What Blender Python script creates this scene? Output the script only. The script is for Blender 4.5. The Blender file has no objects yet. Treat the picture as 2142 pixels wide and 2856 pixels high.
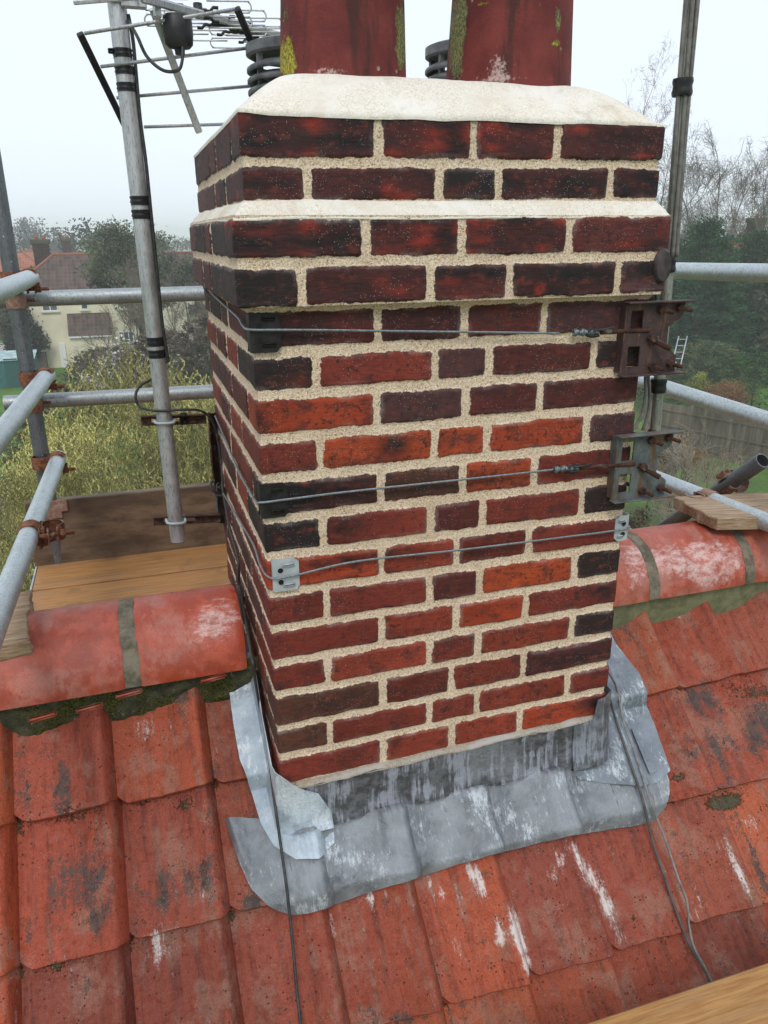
import bpy, math, random
import numpy as np
from mathutils import Vector, Matrix
random.seed(7); np.random.seed(7)
S = bpy.context.scene
PI = math.pi
# ------------------------------------------------------------------ camera
F = 2147.818; W_, H_ = 2142.0, 2856.0
C0 = np.array([-0.19941537, -1.33350104, 0.11827668])
def _rot(r):
    th = np.linalg.norm(r); k = r/th
    K = np.array([[0,-k[2],k[1]],[k[2],0,-k[0]],[-k[1],k[0],0]])
    return np.eye(3)+math.sin(th)*K+(1-math.cos(th))*K@K
RC = _rot(np.array([0.341731027,-0.31024324,-0.0608798009])) @ np.array([[1,0,0],[0,0,-1],[0,1,0.]])
cam_d = bpy.data.cameras.new('camera'); cam = bpy.data.objects.new('camera', cam_d)
S.collection.objects.link(cam); S.camera = cam
cam_d.sensor_fit = 'VERTICAL'; cam_d.sensor_height = 36.0; cam_d.lens = F/H_*36.0
cam_d.clip_start = 0.02; cam_d.clip_end = 6000
r = RC.T
cam.matrix_world = Matrix(((r[0,0],-r[0,1],-r[0,2],C0[0]),(r[1,0],-r[1,1],-r[1,2],C0[1]),(r[2,0],-r[2,1],-r[2,2],C0[2]),(0,0,0,1)))
S.render.resolution_x = 768; S.render.resolution_y = 1024
# ------------------------------------------------------------------ sky, sun, exposure
SUN_EL, SUN_AZ = math.radians(48), math.radians(200)      # azimuth clockwise from +Y (behind the viewer, a little left)
w = bpy.data.worlds.new('World'); S.world = w; w.use_nodes = True
nt = w.node_tree; nt.nodes.clear()
out = nt.nodes.new('ShaderNodeOutputWorld'); bg = nt.nodes.new('ShaderNodeBackground')
sky = nt.nodes.new('ShaderNodeTexSky'); sky.sky_type = 'NISHITA'; sky.sun_disc = False
sky.sun_elevation = SUN_EL; sky.sun_rotation = SUN_AZ; sky.air_density = 1.0; sky.dust_density = 4.0; sky.ozone_density = 1.0
mixw = nt.nodes.new('ShaderNodeMixRGB'); mixw.inputs[0].default_value = 0.86
mixw.inputs[2].default_value = (8.2, 8.95, 9.8, 1)          # cloud sheet over the blue sky
nt.links.new(sky.outputs[0], mixw.inputs[1]); nt.links.new(mixw.outputs[0], bg.inputs[0])
bg.inputs[1].default_value = 0.128; nt.links.new(bg.outputs[0], out.inputs[0])
sd = bpy.data.lights.new('sun', 'SUN'); sd.energy = 1.25; sd.angle = math.radians(16); sd.color = (1.0, 0.965, 0.92)
so = bpy.data.objects.new('sun', sd); S.collection.objects.link(so)
dv = Vector((math.sin(SUN_AZ)*math.cos(SUN_EL), math.cos(SUN_AZ)*math.cos(SUN_EL), math.sin(SUN_EL)))
so.rotation_euler = dv.to_track_quat('Z', 'Y').to_euler()
S.view_settings.view_transform = 'Standard'; S.view_settings.look = 'None'; S.view_settings.exposure = 0.0; S.view_settings.gamma = 1.0
S.cycles.volume_bounces = 5; S.cycles.max_bounces = 10; S.cycles.volume_step_rate = 4
# ------------------------------------------------------------------ surveying helpers (sight lines of the station point)
def ray(u, v): return RC.T @ np.array([(u-W_/2)/F, (v-H_/2)/F, 1.0])
def on(ax, val, u, v):                     # where the sight line meets the plane x/y/z = val
    d = ray(u, v); return C0 + d*((val-C0[ax])/d[ax])
def dist(D, u, v): return C0 + D*ray(u, v)
Q = math.sqrt(.5); RZ = -1.14; BASE = 0.012
def roofp(x, s, h=0.0): return np.array([x, -s*Q - h*Q, RZ - s*Q + h*Q - 0.0])
def on_roof(u, v, h=0.0):
    d = ray(u, v); n = np.array([0,-Q,Q]); return C0 + d*((RZ*Q+h-n@C0)/(n@d))
def to_xs(p, h): return p[0], -p[1]/Q-h
# ------------------------------------------------------------------ noise
def _h(ix, iy, seed):
    a = np.sin(ix*127.1+iy*311.7+seed*74.7)*43758.5453; return a-np.floor(a)
def vn(x, y, seed=0):
    ix, iy = np.floor(x), np.floor(y); fx, fy = x-ix, y-iy
    fx = fx*fx*(3-2*fx); fy = fy*fy*(3-2*fy)
    a, b, c, d = _h(ix,iy,seed), _h(ix+1,iy,seed), _h(ix,iy+1,seed), _h(ix+1,iy+1,seed)
    return (a*(1-fx)+b*fx)*(1-fy)+(c*(1-fx)+d*fx)*fy
def fbm(x, y, seed=0, o=4):
    t, a, n = 0, 1, 0
    for i in range(o): t = t+a*vn(x*2**i, y*2**i, seed+i*13); n += a; a *= .5
    return t/n
def sst(a, b, x):
    t = np.clip((x-a)/(b-a), 0, 1); return t*t*(3-2*t)
def lin(c):
    c = np.array(c, float)/255.0; return np.where(c <= .04045, c/12.92, ((c+.055)/1.055)**2.4)
# ------------------------------------------------------------------ objects
def wloc(o):
    v = np.zeros(3)
    while o is not None: v += np.array(o.location); o = o.parent
    return v
def thing(name, label, cat, base=(0,0,0), group=None, kind=None):
    o = bpy.data.objects.new(name, None); S.collection.objects.link(o); o.location = tuple(base); o.empty_display_size = .1
    o['label'] = label; o['category'] = cat
    if group: o['group'] = group
    if kind: o['kind'] = kind
    return o
def tag(o, label=None, cat=None, group=None, kind=None):
    for k, v in (('label',label),('category',cat),('group',group),('kind',kind)):
        if v: o[k] = v
    return o
def mesh(name, V, Fc, mat, parent=None, smooth=True, attrs=None, base=None, mats=None, mi=None):
    V = np.asarray(V, float)
    off = wloc(parent) if parent is not None else (np.array(base, float) if base is not None else np.zeros(3))
    me = bpy.data.meshes.new(name)
    if isinstance(Fc, np.ndarray):
        n, k = Fc.shape
        me.vertices.add(len(V)); me.vertices.foreach_set('co', (V-off).astype(np.float32).ravel())
        me.loops.add(n*k); me.loops.foreach_set('vertex_index', Fc.astype(np.int32).ravel())
        me.polygons.add(n); me.polygons.foreach_set('loop_start', np.arange(0, n*k, k, dtype=np.int32)); me.polygons.foreach_set('loop_total', np.full(n, k, dtype=np.int32))
        me.update(calc_edges=True)
    else:
        me.from_pydata([tuple(v) for v in (V-off)], [], Fc)
    me.validate()
    if smooth: me.polygons.foreach_set('use_smooth', np.ones(len(me.polygons), dtype=bool))
    if attrs:
        for k, a in attrs.items():
            a = np.asarray(a, float)
            if a.ndim == 1:
                at = me.attributes.new(k, 'FLOAT', 'POINT'); at.data.foreach_set('value', a.astype(np.float32))
            else:
                at = me.attributes.new(k, 'FLOAT_COLOR', 'POINT')
                at.data.foreach_set('color', np.concatenate([a, np.ones((len(a),1))], 1).astype(np.float32).ravel())
    if mats:
        for m in mats: me.materials.append(m)
        if mi is not None: me.polygons.foreach_set('material_index', np.asarray(mi, dtype=np.int32))
    elif mat: me.materials.append(mat)
    me.update()
    o = bpy.data.objects.new(name, me); S.collection.objects.link(o)
    if parent is not None: o.parent = parent
    elif base is not None: o.location = tuple(base)
    return o
class MB:
    def __init__(s): s.v = []; s.f = []; s.n = 0; s.c = []
    def add(s, V, Fc, col=None):
        V = np.asarray(V, float)
        s.v.append(V); s.f += [tuple(i+s.n for i in f) for f in Fc]; s.n += len(V)
        s.c.append(np.tile(np.array(col if col is not None else (1,1,1), float), (len(V),1)))
    def build(s, name, mat, parent=None, smooth=True, base=None, col=False):
        return mesh(name, np.concatenate(s.v), s.f, mat, parent, smooth, {'col': np.concatenate(s.c)} if col else None, base)
def box_vf(c, sz, M=None, bev=0.0):
    c = np.array(c, float); h = np.array(sz, float)/2
    if bev <= 0:
        V = np.array([(x,y,z) for z in (-1,1) for y in (-1,1) for x in (-1,1)])*h
        Fc = [(0,2,3,1),(4,5,7,6),(0,1,5,4),(2,6,7,3),(0,4,6,2),(1,3,7,5)]
    else:
        V = []; Fc = []; idx = {}
        for sx in (-1,1):
            for sy in (-1,1):
                for sz_ in (-1,1):
                    for a in range(3):
                        p = np.array([sx,sy,sz_])*h - np.array([sx,sy,sz_])*bev
                        p[a] += (sx,sy,sz_)[a]*bev; idx[(sx,sy,sz_,a)] = len(V); V.append(p)
        V = np.array(V)
        def I(sx,sy,sz_,a): return idx[(sx,sy,sz_,a)]
        for a in range(3):
            b, c2 = [(1,2),(2,0),(0,1)][a]
            for s_ in (-1,1):
                q = []
                for (p1,p2) in ((-1,-1),(1,-1),(1,1),(-1,1)):
                    k = [0,0,0]; k[a]=s_; k[b]=p1; k[c2]=p2; q.append(I(*k,a))
                Fc.append(tuple(q if s_>0 else q[::-1]))
        for a in range(3):
            b, c2 = [(1,2),(2,0),(0,1)][a]
            for p1 in (-1,1):
                for p2 in (-1,1):
                    k1=[0,0,0]; k1[a]=-1; k1[b]=p1; k1[c2]=p2; k2=list(k1); k2[a]=1
                    q=[I(*k1,b),I(*k2,b),I(*k2,c2),I(*k1,c2)]
                    Fc.append(tuple(q if p1*p2>0 else q[::-1]))
        for sx in (-1,1):
            for sy in (-1,1):
                for sz_ in (-1,1):
                    q=(I(sx,sy,sz_,0),I(sx,sy,sz_,1),I(sx,sy,sz_,2)); Fc.append(q if sx*sy*sz_>0 else q[::-1])
    if M is not None: V = V @ np.array(M).T
    return V+c, Fc
def frame(d, up=(0,0,1)):
    d = np.array(d, float); d /= np.linalg.norm(d); up = np.array(up, float)
    if abs(d@up) > .98: up = np.array([1.,0,0])
    a = np.cross(up, d); a /= np.linalg.norm(a); b = np.cross(d, a); return a, b, d
def tube_vf(path, r, n=12, cap=True, closed=False):
    P = np.array(path, float); m = len(P); R = np.full(m, r, float) if np.isscalar(r) else np.array(r, float)
    T = np.gradient(P, axis=0) if m > 2 else np.tile(P[1]-P[0], (2,1))
    a, b, _ = frame(T[0]); V = []
    for i in range(m):
        t = T[i]/max(np.linalg.norm(T[i]), 1e-9); a = a-t*(a@t); a /= max(np.linalg.norm(a), 1e-9); b = np.cross(t, a)
        th = np.arange(n)*2*PI/n
        V.append(P[i]+R[i]*(np.outer(np.cos(th), a)+np.outer(np.sin(th), b)))
    Fc = [(i*n+j, i*n+(j+1)%n, (i+1)*n+(j+1)%n, (i+1)*n+j) for i in range(m-1) for j in range(n)]
    if cap: Fc += [tuple(range(n))[::-1], tuple(range((m-1)*n, m*n))]
    return np.concatenate(V), Fc
def smoothpath(pts, n=8):
    P = np.array(pts, float); P = np.vstack([2*P[0]-P[1], P, 2*P[-1]-P[-2]]); o = []
    for i in range(1, len(P)-2):
        for k in range(n):
            t = k/n; o.append(.5*((2*P[i])+(-P[i-1]+P[i+1])*t+(2*P[i-1]-5*P[i]+4*P[i+1]-P[i+2])*t*t+(-P[i-1]+3*P[i]-3*P[i+1]+P[i+2])*t**3))
    o.append(P[-2]); return np.array(o)
def tube(name, path, r, mat, parent=None, n=12, base=None, cap=True):
    V, Fc = tube_vf(path, r, n, cap); return mesh(name, V, Fc, mat, parent, True, base=base)
def autosmooth(o, deg=35):
    me = o.data; bm_ang = math.radians(deg)
    try: me.set_sharp_from_angle(angle=bm_ang)
    except Exception: pass
    return o
def hollow_vf(p0, p1, ro, ri, n=24, seg=12):
    p0 = np.array(p0, float); p1 = np.array(p1, float); d = p1-p0
    path = [p0+d*t for t in np.linspace(0, 1, seg+1)]
    V1, F1 = tube_vf(path, ro, n, False); V2, F2 = tube_vf(path, ri, n, False)
    k = len(V1); Fc = list(F1)+[tuple(i+k for i in f[::-1]) for f in F2]
    e = (len(path)-1)*n
    for j in range(n):
        j2 = (j+1)%n
        Fc.append((j, j+k, j2+k, j2)); Fc.append((e+j, e+j2, e+j2+k, e+j+k))
    return np.concatenate([V1, V2]), Fc
def lathe_vf(prof, c, n=48, wob=None):
    prof = np.array(prof, float); V = []; m = len(prof)
    for rr, zz in prof:
        th = np.arange(n)*2*PI/n; k = rr*(1+(wob(th, zz) if wob else 0))
        V.append(np.stack([c[0]+k*np.cos(th), c[1]+k*np.sin(th), np.full(n, c[2]+zz)], 1))
    Fc = [(i*n+j, i*n+(j+1)%n, (i+1)*n+(j+1)%n, (i+1)*n+j) for i in range(m-1) for j in range(n)]
    return np.concatenate(V), Fc
def grid_faces(nr, nc, wrap=False):
    i = np.arange(nr-1)[:,None]; j = np.arange(nc if wrap else nc-1)[None,:]; j2 = (j+1)%nc
    return np.stack([(i*nc+j), (i*nc+j2), ((i+1)*nc+j2), ((i+1)*nc+j)], -1).reshape(-1, 4)
# ------------------------------------------------------------------ materials
class NT:
    def __init__(s, name):
        s.m = bpy.data.materials.new(name); s.m.use_nodes = True; s.t = s.m.node_tree; s.t.nodes.clear()
        s.o = s.t.nodes.new('ShaderNodeOutputMaterial'); s.b = s.t.nodes.new('ShaderNodeBsdfPrincipled')
        s.t.links.new(s.b.outputs[0], s.o.inputs[0]); s.b.inputs['Specular IOR Level'].default_value = .35
        tc = s.t.nodes.new('ShaderNodeTexCoord'); s.co = tc.outputs['Object']
    def L(s, v, i):
        if isinstance(v, bpy.types.NodeSocket): s.t.links.new(v, i)
        elif v is not None:
            if isinstance(v, (tuple, list, np.ndarray)) and len(v) == 3 and len(i.default_value) == 4: v = (*v, 1)
            i.default_value = v
    def attr(s, n, color=False):
        a = s.t.nodes.new('ShaderNodeAttribute'); a.attribute_name = n; return a.outputs['Color' if color else 'Fac']
    def noise(s, scale, detail=4, rough=.55, vec=None, dist=0.0, color=False):
        n = s.t.nodes.new('ShaderNodeTexNoise'); s.L(vec if vec is not None else s.co, n.inputs['Vector'])
        n.inputs['Scale'].default_value = scale; n.inputs['Detail'].default_value = detail; n.inputs['Roughness'].default_value = rough; n.inputs['Distortion'].default_value = dist
        return n.outputs[1 if color else 0]
    def voro(s, scale, vec=None, feat='F1', out='Distance', rnd=1.0):
        n = s.t.nodes.new('ShaderNodeTexVoronoi'); n.feature = feat; s.L(vec if vec is not None else s.co, n.inputs['Vector']); n.inputs['Scale'].default_value = scale
        n.inputs['Randomness'].default_value = rnd
        return n.outputs[out]
    def map(s, scale, vec=None, rot=(0,0,0), loc=(0,0,0)):
        n = s.t.nodes.new('ShaderNodeMapping'); s.L(vec if vec is not None else s.co, n.inputs[0]); n.inputs['Scale'].default_value = scale; n.inputs['Rotation'].default_value = rot; n.inputs['Location'].default_value = loc
        return n.outputs[0]
    def math(s, op, a, b=0.0, clamp=False):
        n = s.t.nodes.new('ShaderNodeMath'); n.operation = op; n.use_clamp = clamp; s.L(a, n.inputs[0]); s.L(b, n.inputs[1]); return n.outputs[0]
    def rng(s, v, a, b, c=0.0, d=1.0, smooth=True):
        n = s.t.nodes.new('ShaderNodeMapRange'); n.interpolation_type = 'SMOOTHSTEP' if smooth else 'LINEAR'; s.L(v, n.inputs[0])
        for k, x in enumerate((a,b,c,d)): n.inputs[k+1].default_value = x
        return n.outputs[0]
    def mix(s, f, a, b, mode='MIX'):
        n = s.t.nodes.new('ShaderNodeMixRGB'); n.blend_type = mode; s.L(f, n.inputs[0]); s.L(a, n.inputs[1]); s.L(b, n.inputs[2]); return n.outputs[0]
    def ramp(s, f, st):
        n = s.t.nodes.new('ShaderNodeValToRGB'); s.L(f, n.inputs[0]); e = n.color_ramp.elements
        while len(e) < len(st): e.new(.5)
        for i, (p, c) in enumerate(st): e[i].position = p; e[i].color = (*c, 1)
        return n.outputs[0]
    def bump(s, h, st=.5, d=.002, nrm=None):
        n = s.t.nodes.new('ShaderNodeBump'); s.L(h, n.inputs['Height']); n.inputs['Strength'].default_value = st; n.inputs['Distance'].default_value = d
        if nrm is not None: s.L(nrm, n.inputs['Normal'])
        return n.outputs[0]
    def fin(s, col, rough=.8, nrm=None, metal=0.0, spec=None):
        s.L(col, s.b.inputs['Base Color']); s.L(rough, s.b.inputs['Roughness']); s.L(metal, s.b.inputs['Metallic'])
        if nrm is not None: s.L(nrm, s.b.inputs['Normal'])
        if spec is not None: s.b.inputs['Specular IOR Level'].default_value = spec
        return s.m
def plain(name, col, rough=.7, metal=0, var=.25, scale=30, bump=.2, bd=.001):
    m = NT(name); n = m.noise(scale, 5, .6)
    c = m.mix(m.rng(n, .3, .7), tuple(np.array(col)*(1-var)), tuple(np.minimum(np.array(col)*(1+var), 1)))
    return m.fin(c, rough, m.bump(n, bump, bd), metal)
def mat_brick():
    m = NT('brick_and_pointing')
    e = m.attr('e'); col = m.attr('col', True); dk = m.attr('dark')
    n1 = m.noise(90, 4, .6); n2 = m.noise(420, 3, .7); n3 = m.noise(28, 5, .65); n4 = m.noise(900, 2, .6)
    ed = m.math('ADD', e, m.math('MULTIPLY', m.math('SUBTRACT', n1, .5), .009)); ed = m.math('ADD', ed, m.math('MULTIPLY', m.math('SUBTRACT', n2, .5), .004))
    mask = m.rng(ed, -.0006, .0008)
    # brick face: kiln mottling, fine drag marks, pits
    drag = m.noise(60, 4, .6, m.map((1,1,3.2)))
    b = m.mix(m.rng(drag, .35, .75, 0, .55), col, m.mix(1.0, col, (.42,.36,.36), 'MULTIPLY'))
    b = m.mix(m.math('MULTIPLY', m.rng(n3, .55, .7), .5), b, m.mix(1.0, col, (1.35,1.15,1.0), 'MULTIPLY'))
    blot = m.rng(m.math('ADD', m.noise(75, 6, .75), m.math('MULTIPLY', dk, .34)), .62, .68)
    b = m.mix(m.math('MULTIPLY', blot, .75), b, (.016,.011,.011))
    pt = m.noise(34, 6, .7, m.map((1,1,1.8), loc=(5,2,1))); b = m.mix(m.math('MULTIPLY', m.rng(pt, .52, .66), .62), b, (.17,.036,.020)); b = m.mix(m.math('MULTIPLY', m.rng(m.noise(24, 6, .7, m.map((1,1,1.5), loc=(1,7,3))), .50, .66), .62), b, (.026,.017,.018))
    pit = m.rng(m.voro(210), .10, .17, 1, 0); pit = m.math('MULTIPLY', pit, m.rng(m.noise(40), .5, .6))
    b = m.mix(m.math('MULTIPLY', pit, .8), b, (.012,.006,.006))
    # pale cement bloom creeping on from the joints and sand flecks
    bl = m.math('MULTIPLY', m.rng(ed, 0, .010, 1, 0), m.rng(m.noise(22), .42, .7)); b = m.mix(m.math('MULTIPLY', bl, m.rng(n2, .35, .65, 0, .55)), b, (.42,.36,.34))
    fl = m.rng(m.voro(250), .10, .16, 1, 0); fl = m.math('MULTIPLY', fl, m.rng(m.noise(16, 3), .44, .58)); b = m.mix(m.math('MULTIPLY', fl, .8), b, (.6,.56,.52))
    # sand and cement pointing
    g = m.voro(520, out='Color'); sep = m.t.nodes.new('ShaderNodeSeparateColor'); m.L(g, sep.inputs[0])
    mo = m.ramp(sep.outputs[0], [(0,(.38,.25,.15)),(.14,(.76,.60,.43)),(.5,(.93,.79,.62)),(1,(1.0,.93,.82))])
    mo = m.mix(m.rng(m.noise(260, 3, .7), .25, .65), m.mix(1, mo, (.66,.60,.54), 'MULTIPLY'), mo)
    mo = m.mix(m.rng(n3, .45, .72, 0, .35), mo, (.90,.79,.62)); mo = m.mix(1, mo, (1.03,.97,.92), 'MULTIPLY'); mo = m.mix(m.rng(m.noise(6, 5, .6), .50, .66, 0, .38), mo, m.mix(1, mo, (.72,.66,.58), 'MULTIPLY'))
    c = m.mix(mask, mo, b)
    hb = m.math('ADD', m.math('MULTIPLY', drag, .5), m.math('MULTIPLY', n4, .25)); hb = m.math('SUBTRACT', hb, m.math('MULTIPLY', pit, .6))
    hm = m.math('ADD', m.math('MULTIPLY', n2, 1.1), m.math('MULTIPLY', m.math('SUBTRACT', 1.0, m.voro(520)), .5))
    h = m.mix(mask, hm, hb)
    return m.fin(c, m.rng(mask, 0, 1, .95, .66), m.bump(h, 1.0, .0030), 0, .30)
def mat_mortar(name='sand_cement', tint=(1,1,1), smooth=False, sc=520, pale=0.0):
    m = NT(name); g = m.voro(sc, out='Color'); sep = m.t.nodes.new('ShaderNodeSeparateColor'); m.L(g, sep.inputs[0])
    mo = m.ramp(sep.outputs[0], [(0,(.52,.44,.33)),(.3,(.70,.64,.54)),(.65,(.80,.76,.68)),(1,(.88,.86,.82))])
    mo = m.mix(m.rng(m.noise(9, 5, .6), .52, .72, 0, .6), mo, (.62,.48,.32)); mo = m.mix(m.rng(m.noise(14, 4, .6), .45, .62), mo, (.84,.83,.81))
    mo = m.mix(pale, mo, (.84,.82,.78)); mo = m.mix(m.rng(m.noise(7, 7, .7), .50, .64, 0, .42 if pale else .0), mo, (.60,.49,.35)); mo = m.mix(m.rng(m.noise(18, 7, .75), .54, .66, 0, .40 if pale else .0), mo, (.50,.47,.42)); mo = m.mix(1.0, mo, tint, 'MULTIPLY')
    cr = m.rng(m.voro(7, feat='DISTANCE_TO_EDGE', vec=m.mix(.06, m.co, m.noise(6, color=True))), 0, .004, 1, 0); mo = m.mix(m.math('MULTIPLY', cr, .25), mo, (.35,.3,.25))
    return m.fin(mo, .95, m.bump(m.math('ADD', m.noise(sc*.8, 3, .7), m.noise(45, 3)), .6, .0022), 0, .2)
def mat_tile():
    m = NT('fired_clay_tile'); col = m.attr('col', True); rc = m.attr('rc', True); wh = m.attr('white'); dk = m.attr('dark'); moss_shade = m.attr('moss')
    st = m.noise(1, 6, .65, m.map((62, 4, 1), rc)); st2 = m.noise(1, 5, .6, m.map((20, 2.2, 1), rc)); n = m.noise(60, 7, .7); f = m.noise(300, 4, .65); n2 = m.noise(34, 10, .82)
    mul = lambda k: m.mix(1, col, k, 'MULTIPLY')
    c = m.mix(m.rng(st, .46, .64, 0, .80), col, mul((.50,.44,.46)))
    c = m.mix(m.rng(st2, .52, .64, 0, .55), c, mul((1.30,1.22,1.05)))
    c = m.mix(m.rng(m.math('ADD', m.noise(11, 6, .65), m.math('MULTIPLY', m.math('SUBTRACT', st, .5), .5)), .50, .64, 0, .50), c, (.36,.185,.13))
    c = m.mix(m.rng(f, .43, .60, .0, .5), c, m.mix(1, c, (.55,.50,.48), 'MULTIPLY')); c = m.mix(m.rng(n, .53, .64, 0, .40), c, m.mix(1, c, (.50,.42,.40), 'MULTIPLY'))
    db = m.math('ADD', m.math('ADD', n2, m.math('MULTIPLY', m.math('SUBTRACT', st2, .5), .9)), m.math('MULTIPLY', dk, .20)); db = m.math('ADD', db, m.math('MULTIPLY', m.math('SUBTRACT', f, .5), .5)); c = m.mix(m.rng(db, .60, .78, 0, .9), c, m.mix(m.rng(n, .42, .58), (.026,.021,.022), (.075,.068,.056)))
    wn = m.math('ADD', m.math('ADD', m.noise(85, 10, .88, m.map((1.8,1,1))), m.math('MULTIPLY', m.math('SUBTRACT', st, .5), .7)), m.math('MULTIPLY', wh, .20)); c = m.mix(m.rng(wn, .66, .84, 0, .92), c, (.72,.64,.61))
    mm = m.rng(m.math('ADD', m.noise(150, 5, .7), m.math('MULTIPLY', moss_shade, .50)), .76, .88); c = m.mix(m.math('MULTIPLY', mm, .9), c, m.mix(m.rng(f, .4, .6), (.025,.026,.012), (.07,.072,.028)))  # moss growth, plus the lap shade painted in the same dark green
    pit = m.math('MULTIPLY', m.rng(m.voro(85), .10, .17, 1, 0), m.rng(m.noise(17), .47, .56)); c = m.mix(m.math('MULTIPLY', pit, .9), c, (.025,.010,.009))
    fl = m.math('MULTIPLY', m.rng(m.voro(150, m.map((1,1,1), loc=(3,1,2))), .10, .17, 1, 0), m.rng(m.noise(13), .50, .60)); c = m.mix(m.math('MULTIPLY', fl, .4), c, (.60,.46,.40))
    h = m.math('ADD', m.math('MULTIPLY', st, .9), m.math('ADD', m.math('MULTIPLY', n, .9), m.math('MULTIPLY', f, .45))); h = m.math('SUBTRACT', h, m.math('MULTIPLY', pit, .9)); h = m.math('ADD', h, m.math('MULTIPLY', mm, .8))
    return m.fin(c, m.rng(n, .4, .6, .40, .72), m.bump(h, 1.0, .0034), 0, .42)
def mat_ridge():
    m = NT('clay_ridge_tile'); n = m.noise(22, 5, .6); f = m.noise(330, 3, .6); col = m.attr('col', True)
    c = m.mix(m.rng(n, .42, .6), m.mix(1, col, (.70,.62,.60), 'MULTIPLY'), col); c = m.mix(m.rng(m.noise(8, 5, .6), .45, .62, 0, .45), c, (.50,.27,.23))
    c = m.mix(m.rng(f, .35, .65, 0, .3), c, m.mix(1, col, (.55,.5,.48), 'MULTIPLY')); c = m.mix(m.rng(m.noise(60, 7, .8), .60, .74, 0, .5), c, (.10,.045,.035)); wet = m.rng(m.noise(1, 7, .75, m.map((26,11,16))), .50, .56); c = m.mix(m.math('MULTIPLY', wet, .7), c, m.mix(1, col, (.72,.48,.36), 'MULTIPLY'))
    wh = m.rng(m.math('ADD', m.noise(30, 9, .8, m.map((1,2.2,1))), m.math('MULTIPLY', m.attr('white'), .15)), .62, .86); c = m.mix(m.math('MULTIPLY', wh, .62), c, (.80,.66,.64))
    pit = m.math('MULTIPLY', m.rng(m.voro(60), .03, .06, 1, 0), m.rng(m.noise(17), .5, .6)); c = m.mix(pit, c, (.05,.02,.02))
    return m.fin(c, m.rng(m.math('ADD', n, m.math('MULTIPLY', wet, -.25)), .2, .7, .30, .58), m.bump(m.math('ADD', f, m.math('MULTIPLY', n, 2)), .45, .0025), 0, .5)
def mat_bed(name, a, b, moss):
    m = NT(name); n = m.noise(30, 6, .7); f = m.noise(260, 4, .65)
    c = m.mix(m.rng(n, .35, .65), a, b); sp = m.rng(m.noise(90, 5, .7), .60, .68); 
    if moss: c = m.mix(m.math('MULTIPLY', sp, .8), c, (.36,.36,.30)); c = m.mix(m.rng(m.noise(16, 7, .75), .44, .56), c, m.mix(m.rng(f, .4, .62), (.018,.020,.006), (.12,.12,.025)))
    else: c = m.mix(m.rng(m.noise(60, 5, .7), .68, .73), c, (.05,.07,.02))
    return m.fin(c, .95, m.bump(m.math('ADD', m.math('MULTIPLY', n, 1.5), f), .9 if moss else .35, .006 if moss else .002), 0, .2)
def mat_lead(name, c1, c2, cw, wth=.57, streak=True):
    m = NT(name); n = m.noise(14, 6, .6); f = m.noise(150, 5, .7); up = m.attr('up')
    c = m.mix(m.rng(n, .35, .68), c1, c2)
    scr = m.noise(1, 10, .88, m.map((110, 42, 42), rot=(.3,0,.6))); w = m.rng(m.math('ADD', scr, m.math('MULTIPLY', m.math('SUBTRACT', m.noise(9, 3), .5), .6)), wth-.02, wth+.07); c = m.mix(m.math('MULTIPLY', w, .75), c, cw)
    if streak:
        st = m.noise(1, 5, .7, m.map((70, 2, 6))); lum = m.rng(m.math('ADD', st, m.math('MULTIPLY', m.math('SUBTRACT', m.noise(16, 4), .5), .9)), .50, .64)
        dk = m.mix(m.rng(m.noise(50, 4), .4, .6), (.075,.075,.08), (.15,.15,.165)); s2 = m.mix(lum, dk, (.33,.34,.40)); c = m.mix(up, c, s2)
    c = m.mix(m.rng(m.noise(20, 7, .75), .58, .68, 0, .55), c, tuple(np.array(c1)*.45)); c = m.mix(m.rng(m.noise(7, 4, .6), .5, .7, 0, .4), c, tuple(np.array(c2)*1.2))
    return m.fin(c, m.rng(n, .3, .7, .40, .62), m.bump(m.math('ADD', m.math('MULTIPLY', n, 3.0), f), .6, .004), m.rng(n, 0, 1, .25, .35), .5)
def mat_galv(name='galvanised_tube', base=(.50,.53,.55), dirt=(.27,.28,.28), rust=0.0):
    m = NT(name); n = m.noise(20, 6, .65); f = m.noise(1, 5, .7, m.map((260, 260, 60))); 
    g = m.attr('rust')
    c = m.mix(m.rng(n, .35, .7), base, tuple(np.array(base)*1.22)); c = m.mix(m.rng(f, .48, .66, 0, .75), c, dirt); 
    c = m.mix(m.rng(m.noise(150, 3, .5), .70, .74), c, (.75,.77,.78))
    c = m.mix(m.rng(m.math('ADD', m.noise(45, 5, .7), rust), .72, .82, 0, .8), c, (.22,.11,.06))
    return m.fin(c, m.rng(n, .3, .7, .42, .62), m.bump(m.math('ADD', f, n), .35, .0015), .72, .5)
def mat_rust(name='rusty_steel', a=(.10,.035,.02), b=(.28,.12,.06), met=.2):
    m = NT(name); n = m.noise(70, 6, .7); c = m.mix(m.rng(n, .35, .65), a, b); c = m.mix(m.rng(m.noise(26, 4), .58, .68, 0, .6), c, (.30,.26,.22))
    return m.fin(c, .85, m.bump(n, .6, .0015), met, .3)
def mat_plate(name, a, b, rusty, amt):
    m = NT(name); n = m.noise(22, 6, .65); c = m.mix(m.rng(n, .35, .65), a, b)
    st = m.noise(1, 5, .7, m.map((70, 70, 8))); c = m.mix(m.rng(st, amt, amt+.1, 0, .85), c, rusty)
    c = m.mix(m.rng(m.voro(150), .05, .09, 1, 0), c, (.55,.55,.52))
    return m.fin(c, .6, m.bump(m.math('ADD', n, m.noise(200, 4)), .3, .001), .35, .45)
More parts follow.
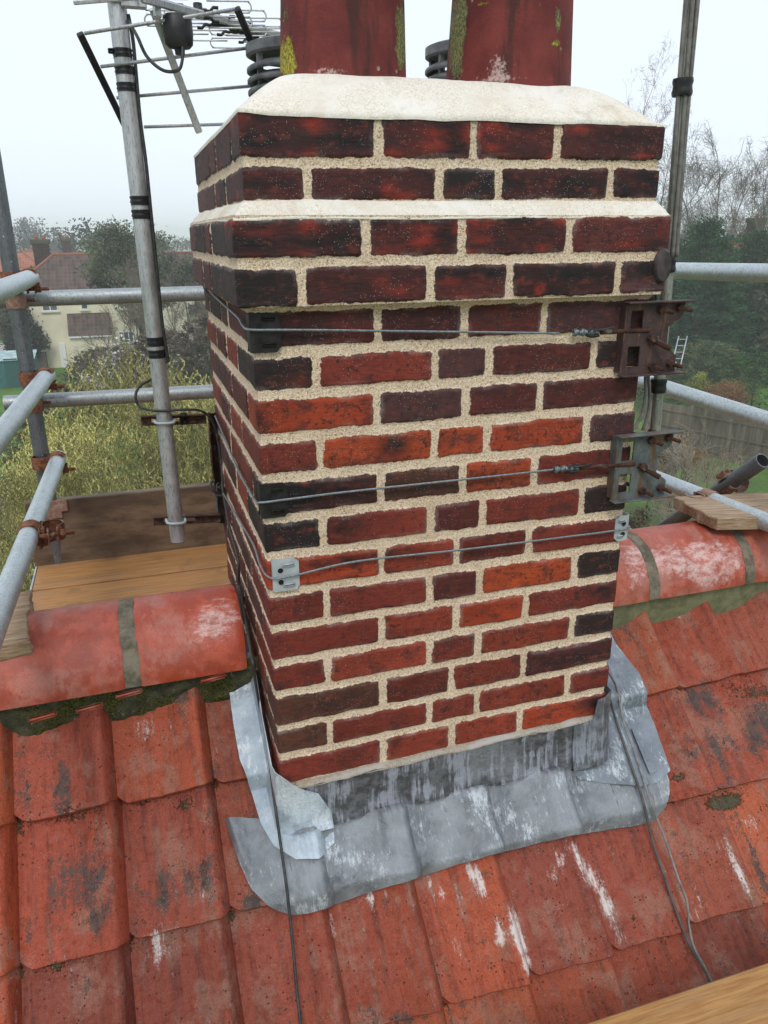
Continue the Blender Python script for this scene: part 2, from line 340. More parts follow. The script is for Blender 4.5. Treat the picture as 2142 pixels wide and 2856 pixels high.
def mat_wood(name, c1, c2, c3, knots=True, axis=(1, 14, 14), gloss=.55, rough_b=.4):
    m = NT(name); oi = m.t.nodes.new('ShaderNodeObjectInfo'); va = m.t.nodes.new('ShaderNodeVectorMath'); va.operation = 'ADD'; m.L(m.co, va.inputs[0]); m.L(m.math('MULTIPLY', oi.outputs['Random'], 7.3), va.inputs[1]); m.co = va.outputs[0]; v = m.map(axis); wv = m.mix(.12, v, m.noise(2.2, 3, color=True)); g = m.noise(9, 8, .68, wv); g2 = m.noise(3, 4, .6, v)
    c = m.mix(m.rng(g, .3, .7), c1, c2); c = m.mix(m.rng(g2, .45, .7, 0, .7), c, c3)
    c = m.mix(m.rng(m.noise(5.5, 5, .6), .56, .68, 0, .55), c, tuple(np.array(c3)*.55))
    if knots:
        k = m.voro(4.2, m.map((1, 2.0, .5))); kk = m.rng(m.math('ADD', k, m.math('MULTIPLY', m.math('SUBTRACT', m.noise(40, 3), .5), .06)), .03, .11, 1, 0); c = m.mix(m.math('MULTIPLY', kk, .85), c, (.09,.035,.012))
    return m.fin(c, gloss, m.bump(g, rough_b, .002), 0, .4)
def mat_foliage(name, rough=.75, trans=.25):
    m = NT(name); col = m.attr('col', True); m.L(col, m.b.inputs['Base Color']); m.b.inputs['Roughness'].default_value = rough; m.b.inputs['Specular IOR Level'].default_value = .2
    tr = m.t.nodes.new('ShaderNodeBsdfTranslucent'); m.L(col, tr.inputs[0]); mx = m.t.nodes.new('ShaderNodeMixShader'); mx.inputs[0].default_value = trans
    m.t.links.new(m.b.outputs[0], mx.inputs[1]); m.t.links.new(tr.outputs[0], mx.inputs[2]); m.t.links.new(mx.outputs[0], m.o.inputs[0]); return m.m
def mat_vcol(name, rough=.8, bump=.3, sc=40, bd=.01, metal=0):
    m = NT(name); n = m.noise(sc, 5, .6); c = m.mix(m.rng(n, .3, .7, 0, .5), m.attr('col', True), m.mix(1, m.attr('col', True), (.6,.6,.6), 'MULTIPLY')); return m.fin(c, rough, m.bump(n, bump, bd), metal)
M = {}
M['brick'] = mat_brick(); M['mortar'] = mat_mortar(); M['flaunch'] = mat_mortar('flaunching_mortar', (.95,.925,.88), sc=480, pale=.40)
M['tile'] = mat_tile(); M['ridge'] = mat_ridge()
M['bed_moss'] = mat_bed('mossy_bedding', (.045,.045,.028), (.10,.10,.06), True); M['bed_green'] = mat_bed('green_stained_bedding', (.135,.14,.075), (.22,.22,.13), False); M['bed_joint'] = mat_bed('ridge_joint_mortar', (.105,.092,.066), (.23,.20,.15), False)
M['lead'] = mat_lead('lead_sheet', (.165,.178,.195), (.28,.30,.325), (.60,.65,.70)); M['lead_pale'] = mat_lead('pale_old_lead', (.30,.36,.42), (.48,.55,.61), (.70,.74,.78), .53, False)
M['lead_right'] = mat_lead('blue_grey_lead', (.15,.175,.205), (.25,.285,.33), (.62,.68,.73), .55, True)
M['galv'] = mat_galv('galvanised_tube', (.34,.37,.38), (.15,.16,.155), .03); M['galv_bright'] = mat_galv('bright_galvanised_tube', (.50,.55,.57), (.24,.26,.26)); M['galv_dull'] = mat_galv('dull_steel_tube', (.15,.16,.17), (.08,.085,.09), .03); 
M['alu'] = mat_galv('aluminium', (.44,.45,.46), (.24,.22,.21)); M['zinc'] = mat_plate('zinc_plate', (.40,.44,.47), (.52,.56,.58), (.3,.3,.3), .8)
M['rust'] = mat_rust(); M['rust_pale'] = mat_rust('dusty_rust', (.22,.12,.09), (.36,.25,.19)); M['rust_dark'] = mat_rust('dark_rust', (.035,.018,.014), (.10,.045,.03))
M['plate_brown'] = mat_plate('brown_painted_steel', (.050,.030,.030), (.095,.055,.052), (.16,.08,.05), .55); M['plate_grey'] = mat_plate('greyed_galvanised_plate', (.075,.09,.095), (.15,.17,.175), (.16,.075,.025), .50)
M['black'] = plain('black_plastic', (.018,.018,.019), .45, 0, .4, 60, .3); M['tape'] = plain('black_tape', (.014,.014,.015), .38, 0, .3, 120, .4); M['cable'] = plain('grey_cable', (.16,.15,.14), .55, 0, .3, 60)
M['cable_black'] = plain('weathered_black_cable', (.035,.035,.036), .5, 0, .5, 90); M['wire'] = plain('twisted_steel_wire', (.23,.26,.28), .4, .6, .3, 200)
M['dark'] = plain('dark_hollow', (.01,.01,.01), .9)
M['deck'] = mat_wood('wet_pine_board', (.48,.25,.095), (.33,.145,.045), (.27,.155,.075)); M['deck_fg'] = mat_wood('pine_board_near', (.46,.25,.085), (.27,.115,.032), (.36,.205,.09), True, (1.3,22,22))
M['oldboard'] = mat_wood('muddy_toe_board', (.20,.135,.085), (.085,.055,.034), (.05,.032,.021), True, (1,5,3.5), .6, 1.0); M['splinter'] = mat_wood('split_board', (.44,.31,.20), (.20,.12,.07), (.50,.38,.27), False, (2.5,2.5,26), .85, 1.0)
M['splinter_x'] = mat_wood('split_board_end', (.44,.31,.20), (.19,.12,.07), (.50,.38,.27), False, (2.2,26,20), .85, 1.0)
# ================================================================== THE ROOF UNDER THE CHIMNEY
GR = -9.2
XC0, PITCH = -.547, .1995; S0, GAUGE = -.161, .2615
_pu = np.array([-.04,0,.08,.2,.34,.5,.66,.78,.87,.93,.97,1.01,1.05,1.08]); _ph = np.array([.004,.005,.002,.0,0,.003,.012,.025,.037,.0430,.0430,.035,.018,.002])
def prof(u): return np.interp(u, _pu, _ph)
def tile_h(x, s):
    u = ((x-XC0)/PITCH) % 1.0; v = ((s-S0)/GAUGE) % 1.0
    p = np.maximum(prof(u), np.where(u < .08, prof(u+1), 0)); return p + .004 + .023*v
def roof_pts(x, s, h): x, s, h = np.broadcast_arrays(np.asarray(x,float), s, h); return np.stack([x, -s*Q-h*Q, RZ-s*Q+h*Q], -1)
HB = (0.3, .33, GR)
house = thing('house', 'house whose orange pantiled roof fills the foreground under the brick chimney', 'house', HB)
TCOL = [lin(c) for c in ((192,96,70),(184,88,66),(172,82,64),(198,104,74),(180,94,76),(190,88,58),(168,84,70))]
WH = [(600,2110,16,60,1.1),(480,2480,12,22,1.3),(570,2500,14,26,1.3),(410,2030,80,40,.9),(640,2240,22,26,1.1),(2100,2300,20,26,1.3),(1680,2420,60,120,.35),(2040,2420,60,140,.5),(1290,2520,330,130,.25),(1790,1650,50,30,.4),(170,2680,60,40,.4),(1900,1720,14,8,1.2),(440,2640,34,80,1.0)]
_st = [((1599,2363),(1640,2440),1.2),((1640,2440),(1696,2531),1.3),((1696,2531),(1721,2637),.9),((1422,2536),(1472,2714),1.3),((1360,2622),(1396,2625),1.1),((1320,2414),(1366,2500),1.2),((1543,2348),(1574,2430),1.1),((1493,2363),(1500,2380),1.1),((1530,2445),(1540,2465),1.2),((1745,2320),(1750,2350),1.1),((1800,2505),(1806,2550),1.2),((1828,2384),(1929,2561),.9),((1884,2186),(1890,2210),1.0),((2060,2270),(2072,2292),1.4),
 ((1001,2509),(1086,2491),1.1),((1158,2460),(1170,2490),.9),((1200,2461),(1272,2533),1.0),((1297,2407),(1351,2491),1.3),((1381,2545),(1405,2642),1.1),((1267,2611),(1279,2672),.9),((1303,2684),(1310,2700),1.0),((923,2545),(929,2611),1.0),((1010,2560),(1020,2600),.8),((2000,2330),(2100,2500),.6),((430,2600),(450,2740),.8),((1890,2420),(1960,2560),.5)]
_r = random.Random(5)
for (p, q, k) in _st:
    n_ = max(2, int(math.hypot(q[0]-p[0], q[1]-p[1])/13))
    for i_ in range(n_+1): t_ = i_/n_; WH.append((p[0]+(q[0]-p[0])*t_+_r.gauss(0, 4), p[1]+(q[1]-p[1])*t_+_r.gauss(0, 4), _r.uniform(9, 22), _r.uniform(10, 22), k*_r.uniform(.15, .80)))
DK = [(210,2450,90,110,1.5),(190,2200,45,70,1.2),(540,2460,60,60,1.5),(450,2500,25,70,1.0),(700,2520,35,25,2.0),(270,2560,50,40,.8),(230,2740,30,30,1.2),(1950,1960,70,50,1.5),(1980,2080,60,50,1.3),(2030,2200,50,90,1.0),(1720,1750,60,100,1.0),(590,2160,30,60,.9),(500,1930,40,30,1.2),(2110,2030,50,80,1.2),(2120,2450,40,100,.8),(1130,2840,60,30,1.0),(60,2230,30,30,.8),(1060,2830,50,50,.6)]
MS = [(200,2260,60,25,.6),(2040,2240,100,12,1.5),(2100,1930,90,25,.8),(480,2245,80,10,1.0),(1900,2170,50,8,1.0),(200,2690,110,8,.7),(1740,2560,60,8,.9)]
def stain(P, L):
    q = (P-C0)@RC.T; u = W_/2+F*q[:,0]/q[:,2]; v = H_/2+F*q[:,1]/q[:,2]; t = np.zeros(len(P)); f = q[:,2] > .3
    for (a,b,ra,rb,k) in L: t += k*np.exp(-(((u-a)/ra)**2+((v-b)/rb)**2))
    return np.where(f, np.clip(t, 0, 1.6), 0)
def build_tiles():
    VV, FF, CC, RR, LAP_SHADE = [], [], [], [], []; n0 = 0
    nu, nv = 30, 16; rng = np.random.RandomState(3)
    us = np.concatenate([np.linspace(0, .8, 18), np.linspace(.83, 1.08, 12)])
    for j in range(-1, 9):
        for k in range(-9, 15):
            dx, ds, dh, rt = rng.normal(0,.0012), rng.normal(0,.0025), abs(rng.normal(0,.0015)), rng.normal(0,.006)
            s_end = S0+GAUGE*j+ds; s_top = s_end-GAUGE-.05
            if s_top < -.45: s_top = -.45
            if s_end > 2.3: continue
            vs = np.linspace(0, 1, nv); vs = 1-(1-vs)**1.4
            U, V = np.meshgrid(us, vs); 
            cham = .036*np.clip(1-U/.18, 0, 1)**1.3 + .010*np.clip((U-.97)/.11, 0, 1)
            wob = .0016*(vn(U*14, U*0+k*7.3+j*3.1, 5)-.5)*2
            s = s_top+(s_end-cham+wob-s_top)*V
            h = prof(U)*(1+.04*rng.randn()) + .0235*((s-(s_end-GAUGE))/GAUGE) + .002+dh + .0012*(fbm(U*5+k*9, s*14+j*3, 2)-.5)
            x = XC0+PITCH*(k+U)+dx+rt*(s-s_end)
            rows_x = [x]; rows_s = [s]; rows_h = [h]
            # rounded nose and underside of the lower edge
            for (a, b) in ((.0015,-.0030),(.0016,-.0175),(-.018,-.019)):
                rows_x.append(x[-1:]); rows_s.append(s[-1:]+a); rows_h.append(h[-1:]+b)
            X = np.concatenate(rows_x); SS = np.concatenate(rows_s); HH = np.concatenate(rows_h)
            # turn-down on the right hand roll
            X = np.concatenate([X, X[:,-1:]-.001], 1); SS = np.concatenate([SS, SS[:,-1:]], 1); HH = np.concatenate([HH, HH[:,-1:]-.010], 1)
            nr, nc = X.shape; P = roof_pts(X, SS, HH).reshape(-1, 3)
            VV.append(P); FF.append(grid_faces(nr, nc)[:, ::-1]+n0); n0 += len(P)
            c = np.array([.74,.66,.50])*TCOL[rng.randint(len(TCOL))]*(1+.10*rng.randn()*np.array([1,.9,.8])); CC.append(np.tile(np.clip(c,.01,.9), (len(P),1)))
            LAP_SHADE.append((.75*np.exp(-np.clip((SS-(s_end-GAUGE-.002))/.009, -1, 9)**2)+.30*np.exp(-(((X-x[0,0])/PITCH-.06)/.05)**2)).ravel()); RR.append(np.stack([X.ravel(), SS.ravel()+k*.7+j*1.3, np.full(len(P), rng.rand()*5)], 1))  # shade under the lips and along side laps, painted in with lap moss
    P = np.concatenate(VV); Fc = np.concatenate(FF)
    # leave the opening for the chimney
    cen = P[Fc].mean(1); keep = ~((cen[:,0] > .03) & (cen[:,0] < .75) & (cen[:,1] > -.012)); Fc = Fc[keep]
    tiles = mesh('pantiles', P, Fc, M['tile'], roof, True, {'col': np.concatenate(CC), 'rc': np.concatenate(RR), 'white': stain(P, WH), 'dark': stain(P, DK), 'moss': stain(P, MS)+np.concatenate(LAP_SHADE)})
    autosmooth(tiles, 50); return tiles
roof = bpy.data.objects.new('roof', None); S.collection.objects.link(roof); roof.parent = house
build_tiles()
# sarking deck, far slope and gables
YR, ZR, RR_ = .33, -.79, .132
eave_s = 2.25
def quad(name, pts, mat, parent, sub=1, **k): return mesh(name, np.array(pts, float), [tuple(range(len(pts)))], mat, parent, False, **k)
M['farslope'] = plain('far_slope_tiles', (.24,.085,.05), .8, 0, .3, 25)
M['housebrick'] = plain('house_brick', (.22,.09,.06), .9, 0, .3, 20)
xl, xr = XC0-9*PITCH, XC0+15*PITCH
e0 = roofp(0, eave_s, -.035); 
mb = MB()
a_, b_ = roofp(xl, -.33, -.04), roofp(xl, eave_s, -.04)
V = []
for x in (xl, xr): V += [(x, b_[1], b_[2]), (x, YR, a_[2]+.05), (x, 2*YR-b_[1], b_[2])]
mesh('sarking', V, [(0,3,4,1),(1,4,5,2)], M['farslope'], roof, False)
wv = [(xl+.1, b_[1]+.25, GR), (xr-.1, b_[1]+.25, GR), (xr-.1, 2*YR-b_[1]-.25, GR), (xl+.1, 2*YR-b_[1]-.25, GR)]
wt = [(p[0], p[1], b_[2]+.2) for p in wv]; gp = [(xl+.1, YR, a_[2]-.05), (xr-.1, YR, a_[2]-.05)]
mesh('wall', wv+wt+gp, [(0,1,5,4),(1,2,6,9,5),(2,3,7,6),(3,0,4,8,7)], M['housebrick'], house, False)
# ridge tiles, half round, each bedded on mortar
def ridge_tile(x0, x1, name='ridge_tile', col=(212,100,82), seed=0):
    n, m_ = 44, 26; th = np.linspace(-.06, PI+.06, n); xs = np.linspace(x0, x1, m_)
    TH, X = np.meshgrid(th, xs); r = RR_+.0014*(fbm(TH*2+seed, X*9, seed)-.5)
    edge = np.minimum(X-x0, x1-X); r = r-.004*np.exp(-(edge/.003)**2)
    P = np.stack([X, YR-r*np.cos(TH), ZR+r*np.sin(TH)], -1)
    lip = P[:, :1].copy(); lip[..., 1] += .014; lip[..., 2] -= .001; lip2 = P[:, -1:].copy(); lip2[..., 1] -= .014
    P = np.concatenate([lip, P, lip2], 1)
    inn = lambda row: np.stack([row[:,0], YR+(row[:,1]-YR)*.88, ZR+(row[:,2]-ZR)*.88], -1)[None]
    P = np.concatenate([inn(P[0]), P, inn(P[-1])], 0)
    nr, nc = P.shape[:2]; P = P.reshape(-1, 3); c = lin(col)*np.array([.76,.71,.63])
    return autosmooth(mesh(name, P, grid_faces(nr, nc)[:, ::-1], M['ridge'], roof, True, {'col': np.tile(c, (len(P),1)), 'white': stain(P, [(620,1720,60,60,1.6),(560,1750,60,60,.9),(350,1610,120,20,.7),(1930,1560,130,50,1.8),(1990,1580,90,70,1.4),(1780,1600,50,60,1.2),(1760,1540,60,30,1.0),(250,1830,60,30,.5)])}), 60)
R1 = ridge_tile(-.262, -.03, col=(214,104,80), seed=2); R2 = ridge_tile(-.728, -.287, col=(210,108,90), seed=5); R3 = ridge_tile(-1.19, -.75, seed=7); R3b = ridge_tile(-1.65,-1.21, seed=8)
R4 = ridge_tile(.80, 1.035, col=(214,118,98), seed=9); R5 = ridge_tile(1.06, 1.345, col=(216,116,100), seed=12); R6 = ridge_tile(1.37, 1.82, col=(206,112,92), seed=14); R7 = ridge_tile(1.84, 2.29, seed=15)
def joint(x0, x1, name='joint_mortar'):
    n, m_ = 40, 7; th = np.linspace(-.05, PI+.05, n); xs = np.linspace(x0-.004, x1+.004, m_); TH, X = np.meshgrid(th, xs)
    r = RR_-.0015+.004*(fbm(TH*9, X*160+x0*31, 3)-.5); P = np.stack([X+.004*(vn(TH*5, TH*0+x0*9, 4)-.5), YR-r*np.cos(TH), ZR+r*np.sin(TH)], -1).reshape(-1, 3)
    return mesh(name, P, grid_faces(m_, n)[:, ::-1], M['bed_joint'], roof, True)
for a, b in ((-.287,-.262),(-.75,-.728),(-1.21,-1.19),(1.035,1.06),(1.345,1.37),(1.82,1.84)): joint(a, b)
def bedding(x0, x1, mat, name='ridge_bedding', rough=.012, seed=0):
    nx, nz = int((x1-x0)/.004)+2, 34; xs = np.linspace(x0, x1, nx); ts = np.linspace(0, 1, nz); X, T = np.meshgrid(xs, ts)
    y = .212+.030*T; z = -.775-.17*T
    d = rough*(fbm(X*28, z*28, seed, 5)-.5)+.012*(vn(X*7, z*9, seed+3)-.5)
    P = np.stack([X, y-d, z], -1).reshape(-1, 3); return mesh(name, P, grid_faces(nz, nx)[:, ::-1], mat, roof, True)
bedding(-1.7, .0, M['bed_moss'], rough=.026, seed=2); bedding(.775, 2.3, M['bed_green'], rough=.002, seed=6)
# slips of broken tile packed into the mossy bedding
for (u, v) in ((250,1975),(360,1935),(595,1892),(120,2000)):
    p = on(1, .185, u, v); V, Fc = box_vf(p, (.055, .012, .010), None, .003); V = V+np.outer((V[:,0]-p[0])*.12, [0,0,1])
    mesh('tile_slip', V, Fc, M['ridge'], roof, True, {'col': np.tile(lin((176,88,64)), (len(V),1)), 'white': np.full(len(V), .4)})
# ================================================================== THE CHIMNEY
CW, CD = .7775, .7635
chim = thing('chimney', 'repointed red brick chimney stack with white cement cap and lead flashing', 'chimney', (CW/2, CD/2, -1.1))
PAL = {'D': (66,41,41), 'K': (46,35,35), 'M': (94,42,38), 'm': (78,37,36), 'P': (92,58,58), 'R': (150,62,43), 'r': (130,53,41), 'O': (180,76,40), 'o': (172,68,38), 'B': (96,60,46)}
EV, OD = [.1075,.3325,.445,.67], [.22,.389,.554]
def mk(perps, cols, side, zt, zb, bedg=.019, perg=.015): return dict(p=perps, c=cols, side=side, zt=zt, zb=zb, bg=bedg, pg=perg)
def ring(name, x0, x1, y0, y1, zs, outf, courses, seed, steps=(.0028,.0042,.008,.008), mat='brick'):
    rc = .004; Wd, Dd = x1-x0, y1-y0
    cols = []   # x, y, nx, ny, s
    def seg(a, b, st): return np.linspace(a, b, max(3, int(abs(b-a)/st)))
    for y in seg(Dd-rc, rc, steps[1]): cols.append((x0, y0+y, -1, 0, -y))
    for a in (20, 45, 70): t = math.radians(a); cols.append((x0+rc-rc*math.cos(t), y0+rc-rc*math.sin(t), -math.cos(t), -math.sin(t), (a-45)/90*rc*1.5))
    for x in seg(rc, Wd-rc, steps[0]): cols.append((x0+x, y0, 0, -1, x))
    for a in (20, 45, 70): t = math.radians(a); cols.append((x1-rc+rc*math.sin(t), y0+rc-rc*math.cos(t), math.sin(t), -math.cos(t), Wd+(a-45)/90*rc*1.5))
    for y in seg(rc, Dd-rc, steps[2]): cols.append((x1, y0+y, 1, 0, Wd+y))
    cols.append((x1-rc*.3, y1-rc*.3, .707, .707, Wd+Dd))
    for x in seg(Wd-rc, rc, steps[3]): cols.append((x0+x, y1, 0, 1, Wd+Dd+(Wd-x)))
    cols.append((x0+rc*.3, y1-rc*.3, -.707, .707, 2*Wd+Dd))
    cols = np.array(cols); per = 2*(Wd+Dd); s = cols[:,4]
    tz = np.array(zs, float); Z, Sx = np.meshgrid(tz, s, indexing='ij'); nr, nc = Z.shape
    fx = np.where(Sx < 0, 0, np.where(Sx < Wd, Sx/Wd, np.where(Sx < Wd+Dd, 1, 1-(Sx-Wd-Dd)/Wd)))
    e = np.full(Z.shape, -.02); col = np.zeros(Z.shape+(3,)); col[:] = .3; dk = np.zeros(Z.shape); bump = np.zeros(Z.shape)
    rs = np.random.RandomState(seed)
    sw = np.where(Sx < -Dd, Sx+per, Sx)
    for ci, c in enumerate(courses):
        zt = c['zt'][0]*(1-fx)+c['zt'][1]*fx; zb = c['zb'][0]*(1-fx)+c['zb'][1]*fx
        sp = EV if c['side'] == 'E' else OD
        P = sorted([-y for y in sp])+list(c['p'])+[Wd+y for y in sp]+[Wd+Dd+Wd-x for x in c['p'][::-1]]
        P = np.array(P); P2 = np.concatenate([[P[-1]-per], P, [P[0]+per]])
        idx = np.searchsorted(P2, sw)-1; idx = np.clip(idx, 0, len(P2)-2); bi = idx % (len(P))
        dx = np.minimum(sw-P2[idx], P2[idx+1]-sw)-c['pg']/2; dz = np.minimum(zt-Z, Z-zb)-c['bg']/2
        rr = .006; ee = np.minimum(dx, dz); cc = (dx < rr)&(dz < rr); ee = np.where(cc, rr-np.hypot(rr-dx, rr-dz), ee)
        ee = ee+.0065*(fbm(sw*26+ci*3, Z*26+seed, seed+ci, 3)-.5)
        ins = (Z <= zt)&(Z > zb); e = np.where(ins, np.clip(ee, -.02, .03), e)
        nb = len(P); ns = len(sp); tab = np.zeros((nb, 3)); tdk = np.zeros(nb); off = rs.normal(0, .0011, nb); tilt = rs.normal(0, .004, nb)
        pool = 'mMrPRMr' if c['zt'][0] < 0 else 'mMDmP'
        for b in range(nb):
            k = b-ns      # 0 = first front brick
            ch = c['c'][k] if 0 <= k < len(c['c']) else pool[rs.randint(len(pool))]
            tab[b] = lin(PAL[ch])*(.84+.10*rs.randn()); tdk[b] = {'D':.7,'K':1.2,'O':.16,'o':.14}.get(ch, .12)+.12*rs.rand()
        tab = np.clip(tab, .004, .8); B = tab[bi]; cx = (P2[idx]+P2[idx+1])/2
        g = fbm(sw*9+bi*2.7, Z*16+ci, seed+5, 3)[...,None]; B = B*(.72+.56*g)
        col = np.where(ins[...,None], B, col); dk = np.where(ins, tdk[bi], dk); bump = np.where(ins, off[bi]+tilt[bi]*(sw-cx)*.25, bump)
    mask = sst(-.002, .004, e)
    o = outf(Z, fx) + mask*(.0028+bump) - .0012*(1-mask) + .0016*(fbm(sw*60, Z*60, seed+2, 3)-.5)*(1.3-.6*mask)
    X = cols[:,0][None]+cols[:,2][None]*o; Y = cols[:,1][None]+cols[:,3][None]*o
    return X, Y, Z, e, col, dk, sw, fx, mask
def finish_ring(name, R, mat, marks=()):
    X, Y, Z, e, col, dk, sw, fx, mask = R; nr, nc = X.shape
    if name != 'brick_shaft':
        q = np.random.RandomState(77); z0_, z1_ = Z.min(), Z.max()
        marks = list(marks)+[(q.uniform(-.3, .85), q.uniform(z0_, z1_), q.uniform(.03, .09), q.uniform(.010, .022), q.uniform(.8, 1.5), (30,22,24)) for _ in range(26)]+[(q.uniform(-.1, .8), q.uniform(z0_, z1_), q.uniform(.010, .03), q.uniform(.006, .014), q.uniform(.6, 1.2), (140,46,32)) for _ in range(22)]
    for (x, z, rx, rz, k, c) in marks:
        g = np.clip(np.exp(-(((sw-x)/rx)**2+((Z-z)/rz)**2)*1.2)*k*(1.4*fbm(sw*40, Z*40, 9, 3)+.3), 0, 1)[...,None]; col = col*(1-g)+lin(c)*g
    P = np.stack([X, Y, Z], -1).reshape(-1, 3)
    return mesh(name, P, grid_faces(nr, nc, True), M[mat], chim, True, {'e': e.ravel(), 'col': col.reshape(-1,3), 'dark': dk.ravel()})
bL = [0.006,-.0723,-.1455,-.2235,-.2975,-.3753,-.4494,-.5263,-.6017,-.6769,-.7502,-.8300,-.9000,-.975]
bR = [0.006,-.0720,-.1450,-.2194,-.2960,-.3750,-.4534,-.5269,-.6034,-.6767,-.7488,-.8244,-.8960,-.968]
rowsC = [([.2212,.3883,.5531],'MmMP'),([.1068,.3324,.4415,.6674],'DrPMD'),([.2184,.3953,.5547],'oPMM'),([.109,.334,.443,.6658],'rOOoP'),([.2252,.3951,.5524],'MBOr'),([.1091,.3277,.4401,.6688],'KrMrD'),
 ([.2249,.3853,.5494],'oRrr'),([.1114,.3279,.4398,.6653],'rrMOD'),([.2237,.3884,.5522],'rRor'),([.1085,.329,.4412,.6713],'rRrRD'),([.2255,.3816,.5546],'BrRm'),([.1086,.3322,.4446,.6721],'BrrRr'),([.2255,.3864,.5542],'rRRo')]
crs = []
for i, (p, c) in enumerate(rowsC): crs.append(mk(p, c, 'E' if i % 2 == 0 else 'O', (bL[i],bR[i]), (bL[i+1],bR[i+1]), .0200-.0003*i, .0145))
crs.append(mk(EV, 'rRrRr', 'O', (bL[13],bR[13]), (-1.05,-1.045)))
zs = np.arange(-1.20, .0085, .0027)
Rg = ring('s', 0, CW, 0, CD, zs, lambda Z, fx: .016*sst(-.012, .006, Z), crs, 11)
BK = (20,18,20)
finish_ring('brick_shaft', Rg, 'brick', [(.02,-.03,.10,.03,.9,BK),(.03,-.12,.09,.035,1.3,BK),(.07,-.13,.03,.02,.8,(190,80,40)),(.0,-.19,.02,.03,1,BK),(.05,-.335,.16,.034,1.5,BK),(.05,-.41,.14,.035,1.2,BK),(.30,-.345,.12,.02,.7,(50,32,28)),(.43,-.34,.10,.02,.5,BK),(.25,-.26,.035,.03,1.0,(40,24,22)),
  (.15,-.475,.16,.012,.8,BK),(.73,-.33,.06,.2,.6,(50,34,36)),(.74,-.64,.05,.03,.9,(48,32,34)),(.68,-.79,.14,.016,.9,(46,30,32)),(.75,-.925,.05,.03,.9,(60,34,34)),(.09,-.045,.05,.03,.6,BK),(.20,-.70,.12,.025,.35,(60,26,22)),(.15,-.795,.14,.025,.4,(56,26,22))])
# oversailing courses, weathering fillet, necking courses
c3 = mk([.194+.0235,.3675+.0235,.5789+.0235], 'mMmM', 'E', (.1500,.1550), (.0755,.0765), .0165, .0150)
c4 = mk([.0813+.0235,.3101+.0235,.4631+.0235,.6884+.0235], 'DmMmP', 'O', (.0755,.0765), (-.001,.003), .0165, .0150)
zs1 = np.concatenate([[.006]*10, np.arange(.0062, .1510, .0027)]); inn = np.concatenate([np.linspace(-.045, 0, 10), np.zeros(len(zs1)-10)])
def ring2(name, x0, x1, y0, y1, zz, inn, cr, seed, mat, marks=(), seamtop=0):
    idx = {}
    R_ = list(ring(name, x0, x1, y0, y1, zz, lambda Z, fx: np.broadcast_to(inn[:,None], Z.shape)*1.0, cr, seed))
    return finish_ring(name, R_, mat, marks)
ring2('oversailing_courses', -.0235, .7935, -.0265, CD+.025, zs1, inn, [c3, c4], 21, 'brick', [(.02,.035,.05,.04,1.0,BK),(.55,.04,.2,.03,.2,(60,30,30)),(.80,.05,.03,.05,.6,(60,44,48)),(.04,.12,.03,.01,.5,(140,50,44))])
c1 = mk([.2244,.3947,.5555], 'mMmm', 'E', (.3075,.3110), (.2270,.2370), .0150, .0145)
c2 = mk([.1031,.3327,.4452,.671], 'mmDmM', 'O', (.2270,.2370), (.1640,.1720), .0150, .0145)
zs2 = np.arange(.155, .3035, .0027)
ring2('necking_courses', 0, .7735, -.003, CD-.005, zs2, np.zeros(len(zs2)), [c1, c2], 31, 'brick', [(.70,.28,.10,.015,.6,BK),(.15,.29,.16,.008,.6,(120,44,40)),(.48,.285,.10,.02,.35,(120,44,38)),(.46,.2,.05,.02,.5,BK),(.05,.26,.05,.04,.5,(60,34,36))])
def sweep_band(name, rows, mat, seed, amp=.0016):
    """rows: (x0,x1,y0,y1,z) rectangles joined into a mortar band"""
    st = .005; rings = []
    for (x0,x1,y0,y1,z) in rows:
        n1, n2 = 170, 110
        P = [(x, y0) for x in np.linspace(x0, x1, n1)[:-1]]+[(x1, y) for y in np.linspace(y0, y1, n2)[:-1]]+[(x, y1) for x in np.linspace(x1, x0, n1)[:-1]]+[(x0, y) for y in np.linspace(y1, y0, n2)[:-1]]
        P = np.array(P); rings.append(np.concatenate([P, np.full((len(P),1), z)], 1))
    A = np.array(rings); nr, nc = A.shape[:2]; t = np.arange(nc)*.0045
    for i in range(nr):
        A[i,:,2] += amp*2*(fbm(t*30, t*0+i*.7, seed, 3)-.5)+.0035*(vn(t*9, t*0+3, seed)-.5)
        c = np.array([CW/2, CD/2]); d = A[i,:,:2]-c; A[i,:,:2] += d/np.linalg.norm(d, axis=1)[:,None]*(amp*(fbm(t*40, t*0+i*2.1, seed+4, 3)-.5))[:,None]*2
    return mesh(name, A.reshape(-1, 3), grid_faces(nr, nc, True), M[mat], chim, True)
ys = -.0265; rows = []
for t in np.linspace(0, 1, 12):
    k = .0275*t; z = .1425+.0305*t+.002*math.sin(PI*t); rows.append((-.0245+k*.95, .7945-k*.75, ys-.001+k*.9, CD+.026-k, z))
rows.insert(0, (-.018,.788,ys+.006,CD+.02,.141)); rows.append((.01,.76,.02,CD-.02,.176))
sweep_band('weathering_fillet', rows, 'flaunch', 3)
